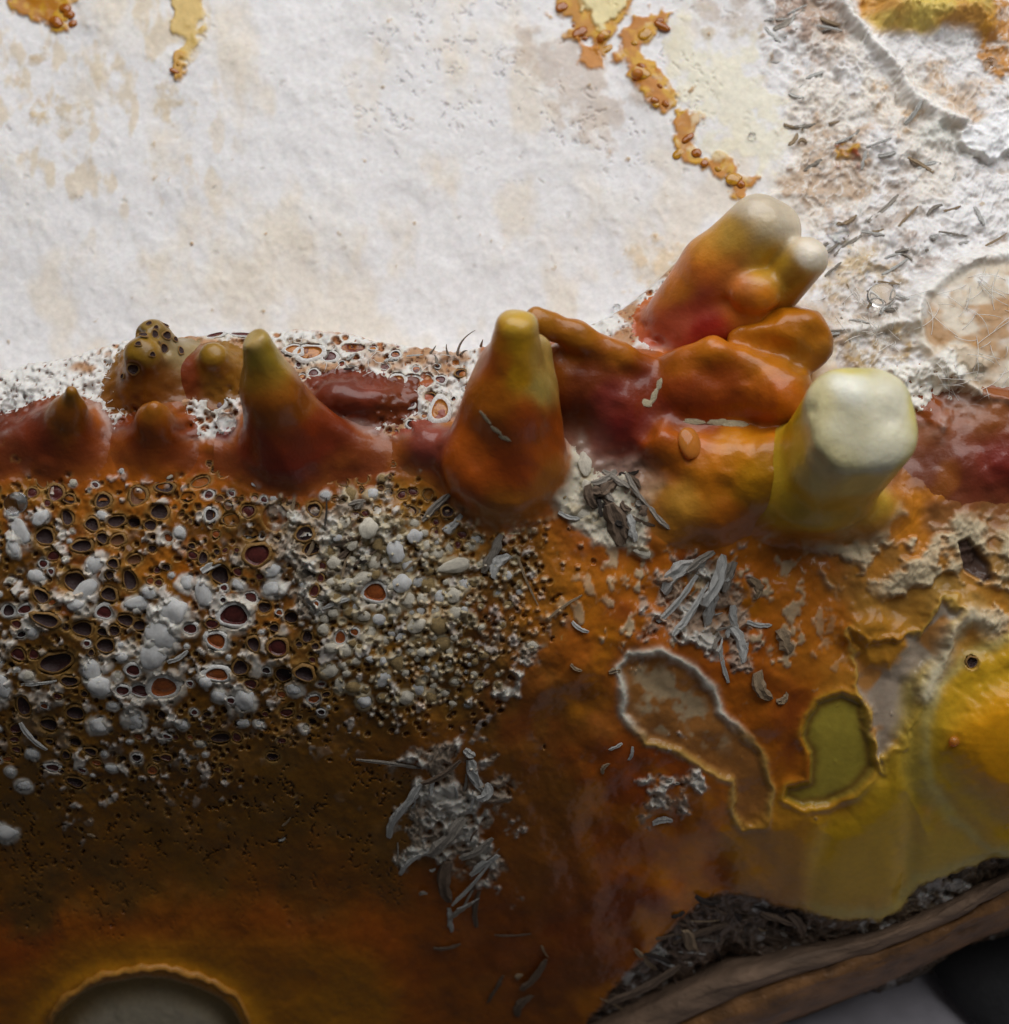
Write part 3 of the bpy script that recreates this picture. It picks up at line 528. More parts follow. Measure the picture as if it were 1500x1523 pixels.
# ------------------------------------------------------------------ the skin, cut into its visible regions
co = np.stack([A, B, H], -1).reshape(-1, 3)
gx = np.gradient(H, STEP, axis=1); gy = np.gradient(H, STEP, axis=0)
nn = np.stack([-gx, -gy, np.ones_like(gx)], -1); nn /= np.linalg.norm(nn, axis=-1, keepdims=True); nn = nn.reshape(-1, 3)
idx = np.arange(N1 * N1).reshape(N1, N1)
quads = np.stack([idx[:-1, :-1], idx[:-1, 1:], idx[1:, 1:], idx[1:, :-1]], -1).reshape(-1, 4)
lab = np.zeros(U.shape, int)                                   # 0 crust
lab[white > .5] = 1; lab[froth > .5] = 2
lab[(lab == 0) & (poly_sd([(1200, 1210), (1300, 1110), (1390, 980), (1440, 935), (2300, 900), (2300, 1400), (1300, 1366), (1190, 1340)], 6, 2) < 0)] = 3
lab[(lowm < 0)] = 4
lab[(lab == 0) & (sh < 0)] = 5
lab[(lab == 5) & (cup < -2)] = 6
fl_ = lab.reshape(-1)[quads[:, 0]]
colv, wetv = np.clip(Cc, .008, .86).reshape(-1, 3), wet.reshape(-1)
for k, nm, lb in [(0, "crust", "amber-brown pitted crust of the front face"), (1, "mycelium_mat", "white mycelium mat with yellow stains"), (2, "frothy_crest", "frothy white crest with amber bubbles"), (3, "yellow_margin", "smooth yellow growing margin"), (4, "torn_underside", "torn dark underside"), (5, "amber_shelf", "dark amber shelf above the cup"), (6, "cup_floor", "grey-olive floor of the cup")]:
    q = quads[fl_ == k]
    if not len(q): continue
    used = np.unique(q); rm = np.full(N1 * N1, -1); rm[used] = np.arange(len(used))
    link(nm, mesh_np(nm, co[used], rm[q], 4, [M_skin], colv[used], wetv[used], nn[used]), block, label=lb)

# ------------------------------------------------------------------ antlers: smooth unions meshed by surface nets
HB = Hraw
def sampG(G, a, b):
    x = np.clip((a + EXT) / STEP, 0, N1 - 1.001); y = np.clip((b + EXT) / STEP, 0, N1 - 1.001)
    i, j = x.astype(int), y.astype(int); fx, fy = x - i, y - j
    return (G[j, i] * (1 - fx) + G[j, i + 1] * fx) * (1 - fy) + (G[j + 1, i] * (1 - fx) + G[j + 1, i + 1] * fx) * fy
def smin(a, b, k):
    h = np.clip(.5 + .5 * (b - a) / k, 0, 1); return b * (1 - h) + a * h - k * h * (1 - h)
def nets(F, org, step):
    nx, ny, nz = F.shape; ins = F < 0
    acc = np.zeros((nx - 1, ny - 1, nz - 1, 3)); cnt = np.zeros((nx - 1, ny - 1, nz - 1))
    cs = [(i, j, k) for i in (0, 1) for j in (0, 1) for k in (0, 1)]
    g = lambda G, c: G[c[0]:nx - 1 + c[0], c[1]:ny - 1 + c[1], c[2]:nz - 1 + c[2]]
    for c in cs:
        for d in range(3):
            if c[d]: continue
            e = list(c); e[d] = 1
            f0, f1 = g(F, c), g(F, e); m = (f0 < 0) != (f1 < 0)
            t = np.where(m, f0 / np.where(m, f0 - f1, 1), 0)
            for q in range(3): acc[..., q] += np.where(m, c[q] + (t if q == d else 0), 0)
            cnt += m
    act = cnt > 0; vid = np.full(act.shape, -1); vid[act] = np.arange(act.sum())
    ii = np.argwhere(act); co = (ii + acc[act] / cnt[act][:, None]) * step + org
    fs = []
    for d in range(3):
        a_, b_ = (d + 1) % 3, (d + 2) % 3
        s0 = [slice(None)] * 3; s1 = [slice(None)] * 3; s0[d] = slice(0, -1); s1[d] = slice(1, None)
        e0, e1 = ins[tuple(s0)], ins[tuple(s1)]
        pts = np.argwhere(e0 != e1); pts = pts[(pts[:, a_] > 0) & (pts[:, b_] > 0) & (pts[:, a_] < F.shape[a_] - 1) & (pts[:, b_] < F.shape[b_] - 1)]
        if not len(pts): continue
        def cell(da, db): q = pts.copy(); q[:, a_] -= da; q[:, b_] -= db; return vid[q[:, 0], q[:, 1], q[:, 2]]
        qd = np.stack([cell(1, 1), cell(0, 1), cell(0, 0), cell(1, 0)], -1)
        flip = ~e0[tuple(pts.T)]; qd[flip] = qd[flip][:, ::-1]; fs.append(qd)
    return co, np.vstack(fs)
def P3(u, v, h): a, b = ab(u, v, h); return np.array((a, b, h))
def antler(name, label, prims, colors, k=.25, kb=.42, cut=None, dents=(), step=.045, rough=.05, seed=1, sink=.022, power=2.2, tips=()):
    """prims: ('c', (u,v,h,r), (u,v,h,r)) round cone or ('e', u,v,h, ru,rv,rh) ellipsoid; r in photo px"""
    pr = []; lo = np.full(3, 1e9); hi = -lo
    for q in prims:
        if q[0] == 'c':
            p0, p1 = P3(*q[1][:3]), P3(*q[2][:3]); r0, r1 = q[1][3] / S * (D - q[1][2]) / D, q[2][3] / S * (D - q[2][2]) / D
            pr.append(('c', p0, p1, r0, r1)); pts = [(p0, r0), (p1, r1)]
        else:
            if q[0] == 'b':
                p0, p1 = P3(*q[1]), P3(*q[2]); sc = (D - q[2][2]) / D / S; pr.append(('b', p0, p1, q[3] * sc, q[4] * sc)); rr_ = (q[3] + q[4]) * sc
                for p in (p0, p1): lo = np.minimum(lo, p - rr_ - kb - .05); hi = np.maximum(hi, p + rr_ + kb + .05)
                continue
            p0 = P3(*q[1:4]); r = np.array(q[4:7]) / S * (D - q[3]) / D; pr.append(('e', p0, r)); pts = [(p0, r.max())]
        for p, r in pts: lo = np.minimum(lo, p - r - kb - .05); hi = np.maximum(hi, p + r + kb + .05)
    n = np.ceil((hi - lo) / step).astype(int) + 1
    X, Y, Z = np.meshgrid(*[lo[i] + step * np.arange(n[i]) for i in range(3)], indexing='ij')
    F = None
    for q in pr:
        if q[0] == 'c':
            _, p0, p1, r0, r1 = q; e = p1 - p0
            t = np.clip(((X - p0[0]) * e[0] + (Y - p0[1]) * e[1] + (Z - p0[2]) * e[2]) / (e @ e), 0, 1)
            d = np.sqrt((X - p0[0] - t * e[0]) ** 2 + (Y - p0[1] - t * e[1]) ** 2 + (Z - p0[2] - t * e[2]) ** 2) - (r0 + (r1 - r0) * t)
        elif q[0] == 'b':
            _, p0, p1, hb_, rd = q; ax_ = (p1 - p0); ln = np.linalg.norm(ax_); ax_ = ax_ / ln; xa = np.array((1., .12, 0)); xa = xa - ax_ * (xa @ ax_); xa /= np.linalg.norm(xa); ya = np.cross(ax_, xa); cc = (p0 + p1) / 2
            L0, L1, L2 = X - cc[0], Y - cc[1], Z - cc[2]; tp = 1.0
            qq = [np.maximum(np.abs(L0 * e[0] + L1 * e[1] + L2 * e[2]) - s_, 0) for e, s_ in ((xa, hb_), (ya, hb_ * 1.05), (ax_, ln / 2))]
            d = np.sqrt(qq[0] ** 2 + qq[1] ** 2 + (qq[2] * 1.6) ** 2) - rd
        else:
            _, p0, r = q; kk = np.sqrt(((X - p0[0]) / r[0]) ** 2 + ((Y - p0[1]) / r[1]) ** 2 + ((Z - p0[2]) / r[2]) ** 2)
            d = (kk - 1) * r.min()
        F = d if F is None else smin(F, d, k)
    if cut:
        for (u, v, h, na, nb, nh, kc) in cut:
            p = P3(u, v, h); nv = np.array((na, nb, nh)) / math.sqrt(na * na + nb * nb + nh * nh)
            pl = (X - p[0]) * nv[0] + (Y - p[1]) * nv[1] + (Z - p[2]) * nv[2]
            F = -smin(-F, -pl, kc)
    for (u, v, h, r, dep) in dents:
        p = P3(u, v, h); F = F + dep * np.exp(-((X - p[0]) ** 2 + (Y - p[1]) ** 2 + (Z - p[2]) ** 2) / (r / S) ** 2)
    if rough: F = F + rough * fbm((X + .4 * Z) * 1.6 + seed * 3.1, (Y - .5 * Z) * 1.6, seed, 3)
    sheet = (Z - (sampG(HB, X[:, :, 0], Y[:, :, 0])[..., None] - sink)) * .8
    F = smin(F, sheet, kb)
    cov, fc = nets(F, lo, step)
    keep = cov[:, 2] > sampG(HB, cov[:, 0], cov[:, 1]) - .03
    fc = fc[keep[fc].any(1)]; used = np.unique(fc); rm = np.full(len(cov), -1); rm[used] = np.arange(len(used)); cov = cov[used]; fc = rm[fc]
    Wt = np.zeros(len(cov)); Cx = np.zeros((len(cov), 3)); nzv = .10 * np.stack([fbm(cov[:, 0] * 2.2 + seed, cov[:, 1] * 2.2 + cov[:, 2], 200 + seed + i, 3) for i in range(2)], -1)
    for (u, v, h, c) in colors:
        p = P3(u, v, h); w = 1 / ((cov[:, 0] + nzv[:, 0] - p[0]) ** 2 + (cov[:, 1] + nzv[:, 1] - p[1]) ** 2 + .5 * (cov[:, 2] - p[2]) ** 2 + .012) ** power
        Wt += w; Cx += w[:, None] * np.array(c)
    Cx /= Wt[:, None]
    Cx = Cx ** np.array((1.0, 1.10, 1.18)) if label.find('ivory') < 0 else Cx
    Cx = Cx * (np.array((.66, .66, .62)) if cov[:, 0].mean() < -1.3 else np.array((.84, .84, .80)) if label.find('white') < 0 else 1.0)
    # base blends into the colour of the crust it grows from
    dist = cov[:, 2] - sampG(HB, cov[:, 0], cov[:, 1]); bl = (sstep(.34, .02, dist) * (1 - sampG(np.maximum(froth, white), cov[:, 0], cov[:, 1])))[:, None]
    sk = np.stack([sampG(Cplain[..., i], cov[:, 0], cov[:, 1]) for i in range(3)], -1)
    bm_ = .35 if name in ('ridge_mass', 'ridge_lobe') else 1.0; Cx = Cx * (1 - bm_ * bl) + sk * bm_ * bl
    Cx = np.clip(Cx * (1 + (1 - bl[:, 0]) * (.06 if 'ivory' in label else .2) * fbm(cov[:, 0] * 3 + cov[:, 2], cov[:, 1] * 3 - cov[:, 2], 400 + seed, 4))[:, None], .005, .85)
    fn = np.cross(cov[fc[:, 2]] - cov[fc[:, 0]], cov[fc[:, 3]] - cov[fc[:, 1]]); vn = np.zeros_like(cov)
    for i in range(4): np.add.at(vn, fc[:, i], fn)
    vn /= np.linalg.norm(vn, axis=1, keepdims=True) + 1e-12
    o_ = len(AV); AV.extend(map(tuple, cov)); AF.extend(map(tuple, fc + o_))
    tipf = np.zeros(len(fc), int); cen = cov[fc].mean(1)
    for ti, (u, v, h, r, lb) in enumerate(tips): tipf[np.linalg.norm(cen - P3(u, v, h), axis=1) < r / S] = ti + 1
    def piece(nm, m, par, lb):
        q = fc[m]; us_ = np.unique(q); r2 = np.full(len(cov), -1); r2[us_] = np.arange(len(us_))
        return link(nm, mesh_np(nm, cov[us_], r2[q], 4, [M_flesh], Cx[us_], None, vn[us_]), par, label=lb)
    root = piece(name, tipf == 0, block, label)
    for ti, t in enumerate(tips): piece("tip", tipf == ti + 1, root, t[4])
    return root

from mathutils.bvhtree import BVHTree
AV, AF = [], []
TIP, TIPW, OLV = (.58, .37, .06), (.72, .62, .40), (.32, .20, .035)
antler("antler", "short brown cone at the far left", [('c', (100, 655, .75, 40), (104, 612, 1.35, 22)), ('c', (104, 612, 1.35, 22), (106, 583, 1.8, 9)), ('c', (-30, 672, .75, 18), (90, 650, .85, 22)), ('c', (60, 650, .8, 24), (98, 615, 1.2, 22))],
  [(105, 580, 1.8, (.44, .22, .03)), (104, 620, 1.4, (.40, .14, .02)), (60, 650, 1, (.24, .05, .02)), (140, 650, 1, (.26, .06, .015)), (20, 680, .8, (.20, .05, .025)), (150, 670, .8, (.26, .06, .015))], seed=2, kb=.55, k=.2)
antler("antler", "low rounded brown bump beside the far-left cone", [('c', (234, 655, .75, 38), (231, 622, 1.25, 22)), ('c', (231, 622, 1.25, 22), (230, 607, 1.5, 12))],
  [(230, 602, 1.5, (.46, .18, .02)), (230, 640, 1.2, (.38, .10, .015)), (200, 660, .9, (.28, .06, .015)), (280, 660, .9, (.30, .07, .015))], seed=3, kb=.55)
antler("perforated_knob", "olive rear knob riddled with holes", [('c', (215, 570, .3, 30), (212, 530, .9, 28)), ('c', (240, 540, .2, 45), (228, 500, .55, 28)), ('e', 215, 575, .5, 34, 24, 26)],
  [(228, 485, .8, (.36, .25, .08)), (210, 515, 1.1, (.38, .23, .03)), (212, 575, .8, (.34, .13, .02)), (270, 520, .5, (.42, .34, .2)), (250, 570, .4, (.3, .12, .03))], seed=4, rough=.05,
  dents=[(213, 500, .8, 7, .12), (232, 498, .9, 6, .12), (248, 498, .8, 7, .12), (222, 480, .8, 5, .1), (199, 548, 1.1, 9, .18), (208, 496, .7, 6, .1), (245, 520, .8, 8, .15), (245, 484, .6, 5, .1), (262, 505, .6, 5, .1)])
antler("knob", "small olive-yellow knob behind the ridge", [('c', (325, 550, .35, 30), (318, 532, .7, 22)), ('e', 285, 555, .3, 28, 20, 22)], [(315, 520, .8, (.44, .27, .04)), (325, 550, .5, (.36, .18, .03)), (280, 555, .4, (.26, .06, .02))], seed=5)
antler("antler", "slender antler with a pale slanted cut tip", [('c', (425, 655, .9, 62), (404, 580, 1.8, 42)), ('c', (404, 580, 1.8, 42), (383, 510, 2.5, 23)), ('e', 440, 678, .7, 80, 20, 24), ('c', (435, 600, 1.3, 30), (525, 662, .85, 16))],
  [(378, 512, 2.9, (.66, .48, .24)), (370, 535, 2.6, (.52, .38, .06)), (400, 525, 2.6, (.46, .34, .05)), (385, 560, 2.2, (.52, .27, .03)), (400, 600, 1.9, (.50, .15, .016)), (440, 590, 1.7, (.38, .13, .016)), (390, 640, 1.4, (.34, .05, .02)), (460, 640, 1.2, (.30, .055, .018)), (350, 670, .9, (.28, .05, .035)), (480, 670, .9, (.26, .045, .02)), (520, 660, .9, (.28, .06, .02)), (430, 690, .9, (.30, .04, .02))],
  cut=[(377, 512, 2.8, -.55, .62, .5, .05)], seed=6, tips=[(378, 510, 2.8, 22, 'pale slanted cut face')])
antler("knob", "small maroon knob behind the slender antler", [('e', 530, 595, .55, 50, 22, 36), ('e', 505, 592, .6, 28, 22, 30)], [(510, 580, .9, (.22, .05, .025)), (540, 590, .8, (.24, .05, .025)), (570, 610, .6, (.22, .06, .02))], seed=7)
antler("antler", "tall orange antler with a yellow tip", [('c', (757, 700, 1.0, 74), (762, 590, 2.0, 54)), ('c', (742, 540, 2.1, 28), (712, 665, 1.3, 48)), ('c', (762, 590, 2.0, 56), (768, 490, 2.8, 33)), ('e', 706, 690, 1.4, 46, 52, 44), ('c', (795, 520, 2.0, 24), (812, 690, 1.1, 32)), ('e', 650, 665, .9, 40, 26, 30)],
  [(765, 456, 3.2, (.62, .46, .18)), (804, 490, 2.7, (.52, .42, .22)), (768, 480, 3.2, (.62, .40, .05)), (742, 505, 3.1, (.58, .22, .012)), (772, 520, 3.2, (.62, .36, .02)), (728, 540, 2.8, (.52, .13, .010)), (800, 530, 2.6, (.46, .32, .10)), (745, 545, 3, (.58, .19, .010)), (776, 560, 2.8, (.62, .33, .015)), (805, 570, 2.5, (.46, .36, .12)), (735, 590, 2.5, (.60, .19, .016)), (780, 620, 2.3, (.46, .10, .008)), (820, 640, 1.9, (.40, .10, .010)), (700, 660, 1.9, (.52, .13, .010)), (690, 710, 1.6, (.48, .115, .009)), (760, 690, 1.9, (.42, .09, .008)), (820, 720, 1.3, (.38, .15, .03)), (760, 750, 1.3, (.44, .17, .022)), (650, 650, 1.1, (.30, .08, .06)), (635, 680, 1, (.28, .07, .06))], k=.3, cut=[(770, 468, 3.0, 0, .85, .5, .14)], seed=8, tips=[(772, 468, 3.2, 34, 'pale worn tip')])
antler("antler", "broad rear antler with two blunt white tips", [('c', (1010, 470, .1, 48), (1068, 402, .6, 56)), ('c', (1068, 402, .6, 56), (1126, 340, 1.1, 50)), ('e', 1158, 345, 1.0, 34, 44, 38), ('c', (1135, 450, .5, 40), (1197, 386, 1.35, 33)), ('e', 1122, 434, 1.15, 40, 32, 30), ('c', (1030, 495, .3, 42), (1110, 465, .7, 38))],
  [(1130, 298, 1.6, (.58, .52, .42)), (1178, 325, 1.7, (.62, .56, .45)), (1150, 330, 1.9, (.56, .48, .34)), (1120, 350, 2.1, (.50, .32, .09)), (1205, 380, 1.8, (.76, .70, .60)), (1175, 408, 1.8, (.52, .30, .05)), (1080, 345, 1.7, (.50, .32, .08)), (1095, 350, 2, (.64, .38, .03)), (1060, 370, 1.7, (.60, .24, .02)), (1150, 390, 1.7, (.58, .36, .03)), (1050, 410, 1.6, (.60, .17, .03)), (1090, 400, 1.8, (.54, .16, .025)), (1120, 420, 1.9, (.56, .22, .10)), (1145, 410, 1.9, (.58, .34, .05)), (1140, 450, 1.6, (.60, .22, .02)), (1100, 450, 1.6, (.62, .19, .02)), (1040, 452, 1.4, (.50, .13, .10)), (1025, 470, 1.2, (.36, .05, .04)), (1112, 414, 2.0, (.54, .19, .13)), (1000, 430, .9, (.55, .2, .03)), (1050, 490, 1, (.34, .03, .02)), (1010, 480, .8, (.40, .09, .05)), (1180, 430, 1.3, (.44, .24, .03))], k=.13, rough=.03, seed=11, power=2.4, tips=[(1140, 318, 1.75, 62, 'large blunt white tip'), (1205, 380, 1.65, 38, 'small blunt white tip')])
antler("antler", "thick yellow stub with a flat ivory-white tip facing forward", [('b', (1222, 705, 1.2), (1281, 624, 3.2), 22, 59), ('e', 1208, 712, 1.0, 92, 86, 84), ('e', 1150, 705, .7, 72, 64, 56), ('e', 1240, 755, .5, 80, 44, 50)],
  [(1265, 575, 3.5, (.80, .78, .64)), (1320, 600, 3.4, (.68, .64, .48)), (1260, 640, 3.5, (.64, .59, .40)), (1310, 670, 3.4, (.70, .66, .48)), (1215, 600, 3.3, (.66, .58, .32)), (1225, 680, 3.3, (.68, .60, .32)), (1260, 545, 3.1, (.62, .52, .14)), (1355, 620, 2.9, (.60, .50, .12)), (1185, 600, 2.7, (.72, .46, .015)), (1180, 670, 2.7, (.74, .54, .07)), (1160, 640, 2.2, (.72, .43, .010)), (1200, 715, 2.8, (.72, .62, .24)), (1180, 740, 2.0, (.66, .42, .02)), (1280, 735, 3.0, (.70, .60, .20)), (1270, 755, 2.3, (.60, .36, .012)), (1340, 710, 3, (.62, .48, .06)), (1345, 720, 2.4, (.56, .38, .03)), (1145, 680, 1.9, (.68, .44, .03)), (1140, 740, 1.5, (.66, .40, .025)), (1210, 770, 1.7, (.58, .38, .03)), (1290, 780, 1.5, (.50, .31, .03)), (1090, 700, 1, (.60, .27, .02)), (1200, 810, 1, (.52, .21, .02)), (1280, 810, .9, (.46, .2, .02))],  # palest first point paints the face's bright highlight into its colour
  k=.3, cut=[(1282, 622, 3.6, .14, .04, 1, .30)], rough=.025, dents=[(1265, 580, 3.5, 30, -.20), (1322, 622, 3.5, 17, .06), (1212, 690, 3.4, 12, .06), (1205, 610, 3.4, 7, .08)], seed=13, power=2.6, tips=[(1282, 622, 3.55, 80, 'flat ivory cut face')])
antler("ridge_mass", "fused mass of orange and crimson folds between the tall antler and the stub",
  [('c', (797, 474, 1.55, 19), (860, 502, 1.35, 19)), ('c', (860, 502, 1.35, 20), (958, 545, .95, 18)), ('c', (1000, 545, .95, 20), (1060, 526, 1.25, 26)), ('c', (1060, 526, 1.25, 26), (1175, 560, 1.1, 26)),
   ('e', 865, 560, 0.87, 66, 60, 40), ('e', 930, 605, 0.72, 62, 62, 36), ('e', 1060, 572, 0.92, 90, 54, 44), ('e', 1150, 582, 1.02, 60, 44, 46), ('e', 1175, 490, 0.97, 50, 36, 40), ('e', 1195, 520, 0.87, 44, 36, 34), ('e', 1120, 505, 0.92, 44, 26, 36),
   ('e', 990, 660, 1.07, 40, 32, 34), ('e', 1075, 690, 1.02, 85, 54, 46), ('e', 1140, 700, 1.12, 60, 60, 50), ('e', 1050, 745, 0.92, 58, 44, 38)],
  [(800, 458, 1.8, (.44, .20, .02)), (860, 488, 1.6, (.46, .19, .018)), (930, 515, 1.4, (.46, .17, .016)), (840, 530, 1.4, (.34, .11, .014)), (870, 560, 1.2, (.20, .05, .012)), (960, 556, 1.3, (.20, .035, .014)), (900, 592, 1.1, (.24, .045, .04)), (920, 640, .9, (.22, .018, .022)), (955, 630, 1.0, (.20, .02, .025)), (860, 615, .9, (.13, .035, .012)), (925, 670, .8, (.20, .015, .02)),
   (1060, 510, 1.5, (.58, .20, .014)), (1000, 535, 1.4, (.48, .15, .014)), (1140, 532, 1.5, (.56, .21, .016)), (1070, 570, 1.4, (.36, .085, .010)), (1010, 585, 1.2, (.34, .07, .012)), (1140, 590, 1.4, (.54, .15, .010)), (990, 610, .9, (.20, .03, .016)), (1060, 612, 1.1, (.34, .07, .010)),
   (1170, 465, 1.3, (.58, .22, .014)), (1140, 498, 1.3, (.60, .22, .014)), (1205, 490, 1.2, (.50, .20, .016)), (1190, 530, 1.1, (.42, .18, .016)), (1222, 530, .9, (.34, .16, .03)),
   (980, 645, 1.2, (.48, .13, .012)), (1030, 655, 1.4, (.58, .18, .012)), (1090, 660, 1.4, (.64, .26, .014)), (1050, 710, 1.4, (.60, .22, .012)), (1000, 690, 1.1, (.5, .16, .014)), (1015, 735, 1.1, (.64, .34, .06)), (1080, 770, 1.0, (.50, .16, .012)), (1130, 720, 1.5, (.66, .32, .014))],
  k=.20, kb=.45, rough=.09, seed=9, power=2.0, dents=[(1010, 628, 1.4, 15, .25), (1035, 629, 1.45, 16, .3), (1062, 630, 1.45, 16, .3), (1090, 631, 1.5, 16, .28), (1115, 632, 1.5, 15, .2), (970, 590, 1.3, 15, .2), (966, 615, 1.2, 15, .25), (960, 640, 1.2, 15, .25), (972, 545, 1.3, 18, .25), (968, 530, 1.2, 16, .2), (1100, 500, 1.3, 14, .2), (1130, 512, 1.3, 14, .22), (1160, 524, 1.35, 14, .22), (1190, 538, 1.3, 14, .2), (1215, 545, 1.2, 14, .15), (1150, 462, 1.2, 10, .1)])
antler("ridge_lobe", "dark maroon lobe at the right edge", [('e', 1440, 690, -.1, 70, 45, 42), ('e', 1480, 635, -.2, 60, 36, 42), ('e', 1510, 690, .05, 46, 40, 40), ('e', 1395, 650, -.2, 30, 30, 34)], [(1400, 620, .6, (.30, .09, .02)), (1480, 610, .8, (.30, .11, .03)), (1440, 690, 1, (.18, .03, .022)), (1490, 670, 1, (.24, .03, .035)), (1400, 700, .7, (.14, .03, .02))], rough=.16, kb=.5, seed=15)

# ------------------------------------------------------------------ repeated small pieces (shared meshes)
def pm(name, verts, faces, mats, fm=None):
    me = bpy.data.meshes.new(name); me.from_pydata([tuple(v) for v in verts], [], faces); me.update()
    for m in mats: me.materials.append(m)
    me.polygons.foreach_set("use_smooth", np.ones(len(faces), bool))
    if fm is not None: me.polygons.foreach_set("material_index", np.array(fm, dtype=np.int32))
    return me
def pose(p, n, rot, sx, sy, sz):
    """matrix: local z along n (in the a,b,h frame), scaled, placed at p"""
    z = Vector(n); x = Vector((math.cos(rot), math.sin(rot), 0)); x = (x - z * x.dot(z)).normalized(); y = z.cross(x)
    m = Matrix((x * sx, y * sy, z * sz)).transposed()
    return Matrix.Translation(w3(p)) @ (RM @ m).to_4x4()
PROF = [(1.34, -.24), (1.19, .0), (1.07, .08), (.98, .03), (.90, -.14), (.82, -.42), (.5, -.62)]
PSEG = 18
def pore_mesh(rt, ft, var, film):
    r_ = random.Random(100 + var); ph = [r_.uniform(0, 6.28) for _ in range(3)]; am = [r_.uniform(.03, .12) for _ in range(3)]; th = r_.uniform(.6, 1.2)
    vs, fs, fm = [], [], []
    for i, (r, z) in enumerate(PROF):
        if rt == 1 and i < 2: r *= 1.12
        if rt == 2: r = [1.95, 1.7, 1.4, 1.1, .95, .8, .4][i]
        for s in range(PSEG):
            t = 2 * math.pi * s / PSEG; wv = 1 + am[0] * math.cos(2 * t + ph[0]) + am[1] * math.cos(3 * t + ph[1]) + (.06 if i < 3 else .02) * math.sin(5 * t + ph[2])
            if film and i >= 5: z = -.30 if i == 5 else -.24
            vs.append((r * wv * math.cos(t), r * wv * math.sin(t), z * th * (1 + .4 * math.cos(t + ph[1]) if i in (1, 2) else 1)))
    for i in range(len(PROF) - 1):
        for s in range(PSEG):
            s2 = (s + 1) % PSEG; fs.append((i * PSEG + s, i * PSEG + s2, (i + 1) * PSEG + s2, (i + 1) * PSEG + s)); fm.append(0 if i < 3 else 1)
    vs.append((0, 0, -.22 if film else -.66)); c = len(vs) - 1; b0 = (len(PROF) - 1) * PSEG
    for s in range(PSEG): fs.append((b0 + s, b0 + (s + 1) % PSEG, c)); fm.append(1)
    return pm("pore", vs, fs, [M_rim[rt], M_floor[ft]], fm)
def film_mesh(ft):
    vs = [(.80 * math.cos(t) , .80 * math.sin(t), -.24) for t in [2 * math.pi * i / 16 for i in range(16)]] + [(.45 * math.cos(t), .45 * math.sin(t), -.12) for t in [2 * math.pi * i / 16 for i in range(16)]] + [(0, 0, -.09)]
    fs = [(i, (i + 1) % 16, 16 + (i + 1) % 16, 16 + i) for i in range(16)] + [(16 + i, 16 + (i + 1) % 16, 32) for i in range(16)]
    return pm("film", vs, fs, [M_floor[ft]])
pcache = {}; fcache = {}
for i, (p, n, rx, ry, ro, rt, ft) in enumerate(pore_at[:300]):
    key = (rt, ft, i % 5)
    if key not in pcache: pcache[key] = pore_mesh(rt, ft, i % 5, ft in (2, 3, 5))
    po = link("pore", pcache[key], block, mw=pose(p, n, ro, rx * .9, ry * .9, min(rx, ry) * .8))
    if ft in (2, 3, 5):
        if ft not in fcache: fcache[ft] = film_mesh(ft)
        link("film", fcache[ft], po)

def ico(sub):
    import bmesh
    bm = bmesh.new(); bmesh.ops.create_icosphere(bm, subdivisions=sub, radius=1); vs = [v.co.copy() for v in bm.verts]; fs = [[v.index for v in f.verts] for f in bm.faces]; bm.free(); return vs, fs
IV, IF = ico(3)
from mathutils import noise as mn
def bead_mesh(var, m):
    o = Vector((var * 7.3, var * 3.1, 2)); return pm("bead", [v * (1 + .30 * mn.noise(v * 1.2 + o) + .10 * mn.noise(v * 3.2 + o) + .05 * mn.noise(v * 7 + o)) for v in IV], IF, [m])
bcache = [[bead_mesh(v, m) for v in range(7)] for m in M_bead]
for i, (u, v, rx, ry, ro) in enumerate(beads[:300]):
    p = surf(u, v, Hraw); k = (D - p[2]) / D / S; n = nrm(p); tone = (rnd.choice([0, 1, 1, 2]) if u > 480 else rnd.choice([0, 0, 0, 1])) if i >= 32 else 0
    link("mycelium_bead", bcache[tone][i % 7], block, mw=pose(p + np.array(n) * min(rx, ry) * k * -.12, n, ro, rx * k * .95, ry * k * .95, min(rx, ry) * k * .5))

BV = BVHTree.FromPolygons(AV, AF)
def hit(u, v):
    """point and normal on the growth seen at photo position u, v, else on the skin"""
    c = Vector((0, 0, D)); d = (Vector(P3(u, v, 0)) - c).normalized(); co_, n_, _, _ = BV.ray_cast(c, d)
    if co_ is None: p = surf(u, v); return p, nrm(p)
    return np.array(co_), (n_ if n_.z > 0 else -n_)
M_scar = mat("scar_cream", (.68, .58, .38), .7, bump=.04, bscale=8, var=.25)
M_pink = mat("pink_scale", (.42, .12, .08), .28, sss=.3, rad=(.1, .04, .03), var=.35, vscale=4, bump=.02)
M_red = mat("red_scale", (.22, .02, .018), .22, var=.4, vscale=5, bump=.02)
for nm, m, L_ in [("pale_scar", M_scar, [(1030, 627, 17, 5, .0, .5), (1068, 628, 16, 6, 0, .5), (1092, 630, 22, 8, .05, .6), (722, 622, 12, 4, -.9, .4), (737, 640, 10, 4, -.7, .4), (750, 652, 9, 4, -.5, .4), (972, 590, 13, 5, 1.1, .4), (962, 600, 15, 5, -.2, .4), (980, 572, 9, 4, 1.2, .4)])]:
    for qi, (u, v, rx, ry, ro, th) in enumerate(L_):
        p, n = hit(u, v); k = (D - p[2]) / D / S; o = Vector((u * .37, v * .21, qi))
        link(nm, pm(nm, [w * (1 + .45 * mn.noise(w * 1.7 + o) + .2 * mn.noise(w * 4 + o)) for w in IV], IF, [m]), block, mw=pose(p, n, ro, rx * k, ry * k, min(rx, ry) * k * th * .55))
